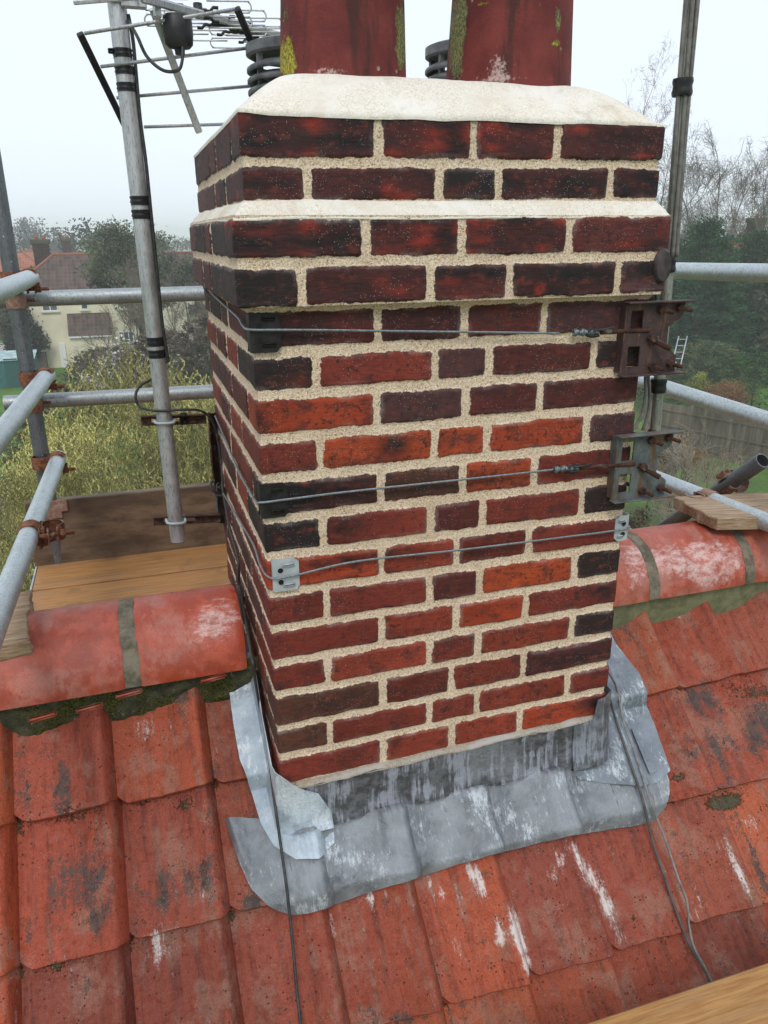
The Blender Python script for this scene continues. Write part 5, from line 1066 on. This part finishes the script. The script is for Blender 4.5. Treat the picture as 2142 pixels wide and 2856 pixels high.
M['roof_brown'] = mat_rooftile('brown_pantiles', (.085,.062,.055), (.16,.105,.085)); M['roof_red'] = mat_rooftile('orange_pantiles', (.34,.11,.065), (.42,.17,.10)); M['redbrick'] = mat_rooftile('far_red_brick', (.24,.08,.055), (.30,.12,.08), .4, .15)
M['stackbrick'] = mat_rooftile('far_stack_brick', (.13,.085,.075), (.20,.12,.10), .22, .08); M['mosscap'] = plain('moss_cap', (.07,.075,.045), .95, 0, .3, 3); M['pottery'] = plain('far_pot', (.26,.10,.065), .8)
def window(parent, x, y, z, w_, h_, mull=1, tr=.35):
    fr = MB(); t = .07
    for (a,b,c,d) in ((-w_/2,w_/2,-h_/2,-h_/2+t),(-w_/2,w_/2,h_/2-t,h_/2),(-w_/2,-w_/2+t,-h_/2+t,h_/2-t),(w_/2-t,w_/2,-h_/2+t,h_/2-t)):
        V, Fc = box_vf((x+(a+b)/2, y, z+(c+d)/2), (b-a,.10,d-c)); fr.add(V, Fc)
    for k in range(mull): xx = -w_/2+w_*(k+1)/(mull+1); V, Fc = box_vf((x+xx, y, z), (t,.095,h_-2*t)); fr.add(V, Fc)
    if tr: V, Fc = box_vf((x, y+.004, z+h_*(.5-tr)), (w_-2*t,.085,t*.8)); fr.add(V, Fc)
    f = fr.build('window', M['white'], parent, False); V, Fc = box_vf((x, y+.02, z), (w_-t, .02, h_-t)); mesh('pane', V, Fc, M['glass'], f, False)
    V, Fc = box_vf((x, y-.06, z-h_/2-.05), (w_+.2,.16,.07)); mesh('sill', V, Fc, M['render'], f, False)
def hip_house(name, label, x0, x1, y, depth, ze, zr, wallm, roofm, hipL=2.5, hipR=2.5, ridge_col='pottery', oh=.35):
    t = thing(name, label, 'house', ((x0+x1)/2, y+depth/2, GR))
    V = [(x0,y,GR-.3),(x1,y,GR-.3),(x1,y+depth,GR-.3),(x0,y+depth,GR-.3),(x0,y,ze),(x1,y,ze),(x1,y+depth,ze),(x0,y+depth,ze)]
    mesh('wall', V, [(0,1,5,4),(1,2,6,5),(2,3,7,6),(3,0,4,7)], M[wallm], t, False)
    a, b, c, d = (x0-oh,y-oh,ze-.12),(x1+oh,y-oh,ze-.12),(x1+oh,y+depth+oh,ze-.12),(x0-oh,y+depth+oh,ze-.12); r0, r1 = (x0+hipL,y+depth/2,zr),(x1-hipR,y+depth/2,zr)
    rf = mesh('roof', [a,b,c,d,r0,r1], [(0,1,5,4),(1,2,5),(2,3,4,5),(3,0,4),(3,2,1,0)], M[roofm], t, False)
    mb = MB()
    for p, q in ((r0,r1),(a,r0),(b,r1)): V, Fc = tube_vf([np.array(p)+[0,0,.0],np.array(q)+[0,0,.0]], .12, 8); mb.add(V, Fc)
    mb.build('ridge_course', M[ridge_col], rf, True); V, Fc = box_vf(((x0+x1)/2, y-oh-.05, ze-.12), (x1-x0+2*oh,.12,.12)); mesh('gutter', V, Fc, M['white'], rf, False)
    return t, rf
def stack(parent, x, y, z0, z1, w_, d_, npots=2, flash=True):
    b = MB(); V, Fc = box_vf((x,y,(z0+z1-.35)/2), (w_,d_,z1-.35-z0)); b.add(V, Fc); V, Fc = box_vf((x,y,z1-.75), (w_+.05,d_+.05,.12)); b.add(V, Fc); s_ = b.build('chimney', M['stackbrick'], parent, False)
    V, Fc = box_vf((x,y,z1-.17), (w_+.22,d_+.22,.36), None, .05); mesh('mossy_cap', V, Fc, M['mosscap'], s_, False)
    for k in range(npots): V, Fc = tube_vf([(x+(k-(npots-1)/2)*w_*.5,y,z1-.05),(x+(k-(npots-1)/2)*w_*.5,y,z1+.32)], [.15,.13], 12); mesh('chimney_pot', V, Fc, M['pottery'], s_)
YH = 62.0
xw0 = on(1,YH,38,900)[0]; xw1 = on(1,YH,640,900)[0]
h1, rf1 = hip_house('cream_house', 'cream rendered house with a brown hipped roof beyond the willow', xw0, xw1, YH, 7.2, dist(58,100,812)[2], dist(61,200,708)[2], 'render', 'roof_brown', 3.1, 2.0)
def wl(u, v): p = on(1,YH-.03,u,v); return p[0], p[2]
for (u0,u1,v0,v1,mu,tr) in ((113,163,832,867,1,0),(222,247,832,863,0,0),(78,128,921,961,1,.3),(250,300,925,965,1,0),(330,375,925,955,2,0),(330,360,832,862,1,0)):
    x0_, z1_ = wl(u0, v0); x1_, z0_ = wl(u1, v1); window(h1, (x0_+x1_)/2, YH-.03, (z0_+z1_)/2, x1_-x0_, z1_-z0_, mu, tr)
x0_, z1_ = wl(163, 957); x1_, z0_ = wl(188, 1010); V, Fc = box_vf(((x0_+x1_)/2, YH-.05, (z1_+GR)/2), (x1_-x0_, .1, z1_-GR)); mesh('door', V, Fc, M['white'], h1, False)
# lean-to with its own tiled roof
xa, za = wl(186, 875); xb_, zb_ = wl(312, 930)
V, Fc = box_vf(((xa+xb_)/2, YH-.7, (zb_+GR)/2), (xb_-xa-.1, 1.4, zb_-GR)); lt = mesh('lean_to', V, Fc, M['render'], h1, False)
mesh('lean_to_roof', [(xa,YH-1.5,zb_+.05),(xb_,YH-1.5,zb_+.05),(xb_,YH,za),(xa,YH,za),(xa,YH-1.5,zb_-.05),(xb_,YH-1.5,zb_-.05)], [(0,1,2,3),(4,5,1,0)], M['roof_brown'], lt, False)
V, Fc = box_vf(((xa+xb_)/2, YH-1.56, zb_), (xb_-xa,.1,.10)); mesh('gutter', V, Fc, M['white'], lt, False)
pcx = on(1,YH+4.4,116,700)[0]; stack(rf1, pcx+.0, YH+4.4, dist(62,115,760)[2], on(1,YH+4.4,116,668)[2], 1.15, .75)
# red brick house behind the brown trees
xa = on(1,66,505,850)[0]; h2, rf2 = hip_house('red_brick_house', 'red brick house half hidden by brown twigs, left of the big chimney', xa, xa+13, 66, 8, dist(64,560,860)[2], dist(66,560,790)[2], 'redbrick', 'roof_red', 3, 3)
stack(rf2, xa+4.5, 70, -2.4, .2, 1.0, .7)
# orange roofs further off at the left
for i, (u, vr, D, wd, lab) in enumerate(((42,703,92,8,'hazy orange hipped roof far away at the left edge'),(92,700,108,9,'hazier orange roof far away, behind the small mossy chimney'),(-40,712,80,9,'orange roofed house at the far left, behind the upright tube'))):
    c = dist(D, u, vr); hip_house('hazy_house', lab, c[0]-wd/2, c[0]+wd/2, c[1]-4, 8, c[2]-2.6, c[2], 'redbrick', 'roof_red', 3.2, 3.2)
c = on(1,100,188,702); t = thing('hazy_house', 'small roof with a stubby chimney just showing over the ridge of the cream house', 'house', (c[0],c[1],GR)); 
b0, b1 = c[0]-4, c[0]+5; mesh('roof', [(b0,96,c[2]-3),(b1,96,c[2]-3),(b1,104,c[2]-3),(b0,104,c[2]-3),(b0+1,100,c[2]),(b1-1,100,c[2]),(b0,96,GR),(b1,96,GR)], [(0,1,5,4),(1,2,5),(2,3,4,5),(3,0,4),(6,7,1,0)], M['roof_brown'], t, False); stack(t, c[0], 100, c[2]-.5, c[2]+1.5, 1.0, .7)
# right hand far house
c = dist(62, 2150, 655); h3, rf3 = hip_house('orange_roofed_house', 'house with orange roof and dark chimney showing over the conifer at the right edge', c[0]-3.2, c[0]+9, c[1]-2, 8, c[2]-2.4, c[2]+.2, 'redbrick', 'roof_red', 2.5, 2.5)
p = dist(62.5, 2106, 640); stack(rf3, p[0], p[1], p[2]-1.6, dist(62.5,2106,608)[2], 1.15, .8, 1)
# sheds
def shed(u0, u1, vt, D, label, wallc, roofc, drop=.5, h_=2.0, dep=2.4):
    a = dist(D, u0, vt); b = dist(D, u1, vt); y = (a[1]+b[1])/2; x0, x1 = a[0], b[0]; zt = a[2]; t = thing('garden_shed', label, 'shed', ((x0+x1)/2, y, GR), 'sheds in the gardens')
    z0 = max(GR, zt-drop-6); V = [(x0+.1,y,GR),(x1-.1,y,GR),(x1-.1,y+dep,GR),(x0+.1,y+dep,GR),(x0+.1,y,zt-drop),(x1-.1,y,zt-drop),(x1-.1,y+dep,zt-.05),(x0+.1,y+dep,zt-.05)]
    mesh('wall', V, [(0,1,5,4),(1,2,6,5),(2,3,7,6),(3,0,4,7)], plain('shed_wall', wallc, .9, 0, .3, 3), t, False)
    n = 40; xs = np.linspace(x0, x1, n); A = np.zeros((2,n,3)); A[0,:,0] = xs; A[1,:,0] = xs; A[0,:,1] = y-.15; A[1,:,1] = y+dep; A[0,:,2] = zt-drop+.02+.03*(np.arange(n)%2); A[1,:,2] = zt+.03*(np.arange(n)%2); mesh('corrugated_roof', A.reshape(-1,3), grid_faces(2,n), plain('shed_roof', roofc, .7, 0, .3, 2), t, False)
    V, Fc = box_vf(((x0+x1)/2, y-.02, GR+.95), (.8,.04,1.9)); mesh('door', V, Fc, plain('shed_door', tuple(np.array(wallc)*.7), .9), t, False)
def low(zt): pass
shed(-60, 124, 968, 56, 'low garden shed with a grey corrugated roof beside the cream house', (.10,.085,.07), (.38,.36,.36), .45)
shed(-40, 92, 992, 50, 'garden shed with a pale turquoise roof at the left edge', (.03,.13,.12), (.34,.46,.47), .35)
shed(2105, 2190, 868, 58, 'pale roofed shed at the right edge under the dark conifer', (.40,.42,.42), (.55,.60,.62), .4)
# ------------------------------------------------------------------ trees and shrubs
GO, OL = (.045,.060,.030), (.105,.125,.070)
leafy('evergreen_tree', 370, 50, 622, 9.6, 'dense grey green evergreen behind the pale mast, rounded crown', 34000, .20, (.045,.060,.038), (.17,.19,.12), 5, .45, 46, .55, jit=.3)
leafy('dark_shrub', 10, 54, 850, 4.5, 'dark evergreen shrub at the left edge beside the cream house', 6000, .22, (.02,.03,.02), (.06,.07,.05), 10, .5, 20, .95, 'shrub', trunk=False)
GS = 'shrubs in the garden on the right'
leafy('yellow_shrub', 2005, 37, 1050, 1.4, 'small yellow green shrub just above the middle right rail', 1500, .10, (.22,.26,.05), (.42,.44,.10), 15, .5, 14, .5, 'shrub', GS, trunk=True)
leafy('russet_shrub', 2085, 36.5, 1080, 2.6, 'low russet leaved shrub beside the fence top', 3500, .09, (.20,.09,.04), (.30,.20,.09), 16, .5, 18, .5, 'shrub', GS)
leafy('russet_shrub', 1955, 22, 1262, 2.4, 'russet leaved shrub in front of the fence panels', 4200, .07, (.24,.12,.045), (.36,.26,.10), 17, .5, 20, .45, 'shrub', GS, kname='leaves')
leafy('brown_hedge', 1800, 17.5, 1460, 2.6, 'low brown hedge beside the bright lawn, seen just past the chimney corner', 9000, .07, (.05,.04,.022), (.13,.11,.06), 19, .5, 26, .95, 'hedge', None, trunk=False)
def spray_tree(name, u, D, vtop, width, label, ns_, per, srad, ca, cb, seed, cone=True, cat='tree', grp=None, size=.2, depth=1.0, droop=.15):
    b0 = at_ground(u, D); h = dist(D, u, vtop)[2]-GR; t = thing(name, label, cat, b0, grp); rs = np.random.RandomState(seed)
    tt = rs.rand(ns_)**(.85 if cone else .6); th = rs.uniform(0, 2*PI, ns_); R_ = (1-tt)**.55 if cone else np.sqrt(np.clip(1-(tt*1.0)**2.4, 0, 1)); R_ = R_*(1+.16*np.sin(3*th+seed)+.12*np.sin(7*th+tt*9)); k = rs.uniform(.72, 1.05, ns_)
    if cone: k *= 1+.10*np.sin(tt*23+th*2)
    o_ = np.stack([np.cos(th), np.sin(th)*depth, np.zeros(ns_)], 1); P0 = b0+o_*(R_*k*width/2)[:,None]+np.array([0,0,1])*(tt*h*.97)[:,None]
    od = np.stack([np.cos(th), np.sin(th), .35*np.ones(ns_)+(1.2*(tt > .93) if cone else 0)], 1)+rs.normal(0, .25, (ns_,3)); od /= np.linalg.norm(od, axis=1)[:,None]; sd = np.cross(od, [0,0,1]); sd /= np.linalg.norm(sd, axis=1)[:,None]; up = np.cross(sd, od)
    sr = srad*rs.uniform(.6, 1.4, ns_); a = rs.uniform(-.7, 1, (ns_, per)); bb = rs.normal(0, .33, (ns_, per))*(1.1-np.abs(a)*.6); cc = rs.normal(0, .10, (ns_, per))-droop*a*a
    Cc = P0[:,None]+sr[:,None,None]*(a[...,None]*od[:,None]+bb[...,None]*sd[:,None]+cc[...,None]*up[:,None]); dirs = (od[:,None]+.7*np.sign(bb)[...,None]*sd[:,None]+rs.normal(0, .3, (ns_, per, 3))).reshape(-1,3)
    f = np.clip(rs.uniform(0, .8, ns_)[:,None]+.22*a+rs.normal(0, .10, (ns_, per)), 0, 1).reshape(-1,1); cols_ = np.array(ca)*(1-f)+np.array(cb)*f
    Cc = Cc.reshape(-1,3); ok = Cc[:,2] > GR+.02; P, Fc, col = leaf_quads(Cc[ok], size, .38, lambda q, r_: cols_[ok], seed, None, dirs[ok]); mesh('foliage', P, Fc, M['leafm'], t, False, {'col': col})
    V, Fc = tube_vf([b0, b0+np.array([0,0,h*.9])], [h*.018, .03], 8); mesh('trunk', V, Fc, M['bark'], t, True, {'col': np.tile([.07,.05,.04], (len(V),1))}); return t
CA, CB = (.009,.032,.015), (.060,.155,.060)
spray_tree('dark_conifer', 1975, 47, 618, 7.0, 'dark green conifer, the one nearest the mast on the right', 900, 36, .75, CA, CB, 61, depth=.8)
spray_tree('dark_conifer', 2115, 49, 655, 7.6, 'dark green conifer at the right edge, in front of the orange roofed house', 900, 36, .75, CA, (.060,.130,.058), 62, depth=.8)
spray_tree('dark_conifer', 1868, 51, 700, 6.0, 'dark green conifer mostly hidden behind the thin weathered mast', 500, 34, .75, CA, (.065,.135,.060), 63, depth=.8)
GS = 'shrubs in the garden on the right'
spray_tree('green_shrub', 2025, 40, 962, 5.6, 'broad olive green shrub at the foot of the dark conifers', 620, 26, .30, (.035,.050,.022), (.20,.24,.12), 64, False, 'shrub', GS, .11)
spray_tree('green_shrub', 2170, 38, 1000, 4.2, 'dark green glossy shrub at the right edge above the middle rail', 420, 26, .28, (.015,.040,.015), (.09,.19,.06), 65, False, 'shrub', GS, .11)
spray_tree('green_shrub', 1900, 40.5, 985, 4.0, 'dull green shrub beneath the leaning ladder', 420, 26, .28, (.03,.042,.025), (.16,.18,.11), 66, False, 'shrub', GS, .11)
GK = 'brown thickets in front of the cream house'
spray_tree('thicket', 420, 37, 925, 4.2, 'grey brown thicket right of the white blossoming magnolia', 420, 26, .35, (.05,.04,.032), (.24,.20,.155), 67, False, 'thicket', GK, .16)
spray_tree('thicket', 560, 35, 880, 4.4, 'grey brown thicket touching the left edge of the chimney', 420, 26, .35, (.05,.04,.032), (.23,.19,.15), 68, False, 'thicket', GK, .16)
spray_tree('thicket', 120, 27, 1100, 5.5, 'dim brown thicket low behind the two left hand willows', 420, 26, .35, (.05,.05,.025), (.16,.16,.07), 70, False, 'thicket', GK, .13)
spray_tree('thicket', 250, 44, 985, 5.0, 'low dark brown thicket under the magnolia', 420, 26, .35, (.04,.035,.028), (.17,.14,.11), 69, False, 'thicket', GK, .16)
# bare trees
bare(1745, 42, 118, 'slender bare birch with hanging reddish twigs, standing above the cement cap', 21, None, (.20,.13,.12), levels=7, spread=.62, kids=2, ratio=.70, rmin=.006, r0=.13, up=.30, first=.34)
GB = 'bare trees behind the conifers on the right'
for i, (u, D, v, lab) in enumerate(((1905,62,385,'bare grey brown tree just right of the thin mast'),(1985,66,372,'tall bare tree with upright twigs rising over the dark conifer'),(2070,60,340,'bare tree with a forked trunk above the conifers'),(2150,56,300,'spreading bare tree at the right edge, the tallest of its row'),(2030,72,430,'bare tree behind the others, lower and finer'))):
    bare(u, D, v, lab, 30+i, GB, (.17,.145,.12), levels=7, spread=.55, kids=2, ratio=.74, rmin=.010, r0=.22, up=.32, first=.24)
GL = 'bare brown trees in front of the red brick house'
for i, (u, D, v, lab) in enumerate(((450,40,700,'bare grey brown tree directly right of the pale mast'),(540,36,745,'bare tree with pale twigs touching the chimney edge'),(350,44,770,'low bare tree in front of the cream wall'),(505,46,625,'thin bare sapling reaching above the ridge of the far houses'))):
    bare(u, D, v, lab, 50+i, GL, (.19,.155,.12) if i != 3 else (.14,.12,.11), levels=7 if i < 3 else 6, spread=.62, kids=2+(i < 3)*.0 if False else 2, ratio=.74, rmin=.007, r0=.10, up=.22, first=.22)
GBR = 'bare twiggy shrubs in front of the fence'
for i, (u, D, v, lab) in enumerate(((1890,20,1190,'bare twiggy shrub against the left end of the fence'),(1990,21,1215,'bare pale twigged shrub in the middle of the fence'),(2095,18,1235,'bare pale shrub at the right edge above the open ended tube'),(2010,17,1345,'sprawling bare shrub under the raking tube'),(2050,16,1340,'tangled bare shrub behind the rusty coupler'))):
    bare(u, D, v, lab, 70+i, GBR, (.27,.22,.16) if i != 1 else (.34,.30,.25), levels=7, spread=.75, kids=2, ratio=.76, rmin=.004, r0=.035, up=.12, first=.16)
# magnolia in flower
t, tips = bare(275, 40, 935, 'white flowering magnolia in front of the cream house', 91, None, (.15,.12,.10), levels=6, spread=.75, kids=2, ratio=.78, rmin=.006, r0=.07, up=.2, first=.16)
rs = np.random.RandomState(4); idx = rs.rand(len(tips)) < .75; Cc = np.repeat(tips[idx], 2, 0); Cc = Cc+rs.normal(0, .05, Cc.shape)
P, Fc, col = leaf_quads(Cc, .20, .6, colr((.72,.66,.66), (.86,.83,.82), 2, 3), 5); mesh('blossom', P, Fc, M['leafm'], t, False, {'col': col})
t, tips = bare(395, 42, 985, 'smaller white flowering magnolia right of the pale mast', 92, None, (.15,.12,.10), levels=6, spread=.8, kids=2, ratio=.78, rmin=.006, r0=.06, up=.15, first=.14)
Cc = np.repeat(tips[rs.rand(len(tips)) < .5], 2, 0); Cc = Cc+rs.normal(0, .05, Cc.shape); P, Fc, col = leaf_quads(Cc, .18, .6, colr((.72,.66,.66), (.86,.83,.82), 2, 3), 6); mesh('blossom', P, Fc, M['leafm'], t, False, {'col': col})
# corkscrew willow in young leaf
def willow(u, D, vtop, width, label, seed, nstr, grp='willows in young leaf below the scaffold'):
    b0 = at_ground(u, D); h = dist(D, u, vtop)[2]-GR; t = thing('willow_tree', label, 'tree', b0, grp)
    o, tips = branch_tree('limbs', b0, h*.86, seed, levels=6, kids=2, spread=.75, r0=.26, first=.22, parent=t, col=(.085,.07,.045), rmin=.014, bend=.6, up=.30, ratio=.78)
    rs = np.random.RandomState(seed); tips = tips[rs.randint(0, len(tips), int(nstr*.62))]+rs.normal(0, .10, (int(nstr*.62), 3)); nstr = int(nstr*.42)
    th = rs.uniform(0, 2*PI, nstr); rr = np.sqrt(rs.rand(nstr))*width/2; zz = b0[2]+h*(1-.72*(rr/(width/2))**2*rs.uniform(.5,1,nstr)-.22*rs.rand(nstr)); starts = np.stack([b0[0]+rr*np.cos(th), b0[1]+rr*np.sin(th)*.8, zz], 1)
    starts = np.concatenate([starts, tips]); C = []; Dd = []; tw = MB(); 
    for i, p in enumerate(starts):
        L_ = rs.uniform(.8, 2.4); n = int(L_/.021); ph, fq, am = rs.uniform(0, 6, 2), rs.uniform(6, 12), rs.uniform(.04, .10); s_ = np.linspace(0, L_, n); dr = rs.normal(0, .22, 2)
        Pp = np.stack([p[0]+dr[0]*s_+am*np.sin(s_*fq+ph[0]), p[1]+dr[1]*s_+am*np.cos(s_*fq*.9+ph[1]), p[2]+.12*np.sin(s_*2)-s_*.9], 1); C.append(Pp); Dd.append(np.gradient(Pp, axis=0)*30)
        if n > 12: V, Fc = tube_vf(Pp[::6], .0075, 3, False); tw.add(V, Fc, (.24,.20,.08))
    C = np.concatenate(C); Dd = np.concatenate(Dd); ok = C[:,2] > GR+.3; C = C[ok]; Dd = Dd[ok]; C += rs.normal(0, .008, C.shape)
    P, Fc, col = leaf_quads(C, .072, .34, colr((.20,.195,.055), (.82,.76,.28), 1.3, seed, .3), seed, .3, Dd); mesh('leaves', P, Fc, M['leaf'], t, False, {'col': col}); tw.build('hanging_twigs', M['bark'], t, True, col=True)
willow(300, 19.5, 950, 7.0, 'yellow green corkscrew willow filling the space behind the pale mast', 101, 2000)
willow(70, 16.5, 1160, 4.2, 'yellow green willow at the left edge, lower and nearer than the other', 102, 900)
willow(520, 22, 1060, 4.4, 'yellow green willow mostly hidden behind the left side of the chimney', 103, 1000)
# far hazy trees along the horizon
GF = 'hazy trees along the horizon'
rs = np.random.RandomState(12)
for i in range(26):
    u = -250+i*100+rs.uniform(-30, 30); D = rs.uniform(120, 230); v = rs.uniform(610, 648)
    leafy('hazy_tree', u, D, v, rs.uniform(9, 16), 'dim tree in the mist on the horizon', 2600, .62, (.05,.055,.045), (.09,.09,.07), 200+i, .6, 12, .85, 'tree', GF, trunk=False)
for i in range(10):
    u = [-20,30,150,560,620,1880,1950,2040,2100,2160][i]; D = [75,85,80,60,70,50,52,50,52,48][i]; v = [760,735,790,800,790,720,730,720,735,750][i]
    leafy('garden_tree', u, D, v, 7, ['brown leafless thicket tree among the far gardens','grey green tree among the far gardens'][i % 2], 2500, .5, (.07,.06,.045) if i % 2 == 0 else (.04,.055,.03), (.13,.11,.085) if i % 2 == 0 else (.09,.10,.06), 300+i, .5, 22, .9, 'tree', ['brown thicket trees in the far gardens','green trees in the far gardens'][i % 2], trunk=False)
# fence, ladder
fa, fb = dist(36,1800,1180), dist(31.2,2200,1290); fa[2] = fb[2] = GR; fd = (fb-fa); FL = np.linalg.norm(fd); fd /= FL; FH = 2.1; fnr = np.array([-fd[1], fd[0], 0]); 
fn = thing('garden_fence', 'weathered grey brown closeboard fence across the garden on the right', 'fence', fa)
def mat_fence(): m = NT('fence_board'); sx = m.attr('col', True); return m.fin(m.mix(m.rng(m.noise(3, 5, .6, m.map((1,1,.2))), .35, .65), sx, m.mix(1, sx, (.6,.65,.6), 'MULTIPLY')), .9)
M['fence'] = mat_fence(); npan = max(3, int(FL/1.83)); rs = np.random.RandomState(8); R = np.stack([fd, fnr, [0,0,1]], 1); rsf = rs
for k in range(npan+1):
    a = fa+fd*k*FL/npan; V, Fc = box_vf((0,0,0), (.10,.10,FH+.1), R); mesh('post', V+a+[0,0,FH/2], Fc, M['fence'], fn, False, {'col': np.tile([.17,.155,.125], (8,1))})
    if k == npan: break
    b = MB(); n = 15; pw = FL/npan; c0 = np.array([.16,.13,.10])*(.8+.5*rs.rand())
    for q in range(n): V, Fc = box_vf((0,0,0), (pw/n*.93,.02+.006*(q%2),FH-.1), R); b.add(V+a+fd*pw*(q+.5)/n-fnr*.06*0+[0,0,FH/2], Fc, c0*(.75+.5*rs.rand()))
    for zz in (.3, FH*.5, FH-.35): V, Fc = box_vf((0,0,0), (pw,.04,.07), R); b.add(V+a+fd*pw/2+[0,0,zz]-fnr*.035, Fc, c0)
    b.build('panel', M['fence'], fn, False, col=True)
ld = thing('ladder', 'aluminium ladder leaning in the shrubs below the dark conifers', 'ladder', at_ground(1890, 38))
a0, a1 = dist(37,1876,1010), dist(37.8,1893,938); sd_ = np.array([.95,-.3,0])*.42
for s_ in (0, 1): V, Fc = tube_vf([a0+sd_*s_+(a0-a1)*.25, a1+sd_*s_], .03, 6); mesh('rail', V, Fc, M['alu'], ld)
for k in range(5): p = a1+(a0-a1)*(.12+k*.25); V, Fc = tube_vf([p, p+sd_], .02, 6); mesh('rung', V, Fc, M['alu'], ld)
# ------------------------------------------------------------------ mist
hz = NT('mist'); hz.t.nodes.remove(hz.b); pv = hz.t.nodes.new('ShaderNodeVolumePrincipled'); pv.inputs['Color'].default_value = (.97,.985,1.0,1); pv.inputs['Density'].default_value = .0015; pv.inputs['Anisotropy'].default_value = .0
hz.t.links.new(pv.outputs[0], hz.o.inputs['Volume'])
V, Fc = box_vf((0, 20, (GR-1+12.5)/2), (3300, 3300, 12.5-GR+1)); o = mesh('haze', V, Fc, hz.m, None, False); tag(o, 'thin white mist', 'haze', None, 'stuff')
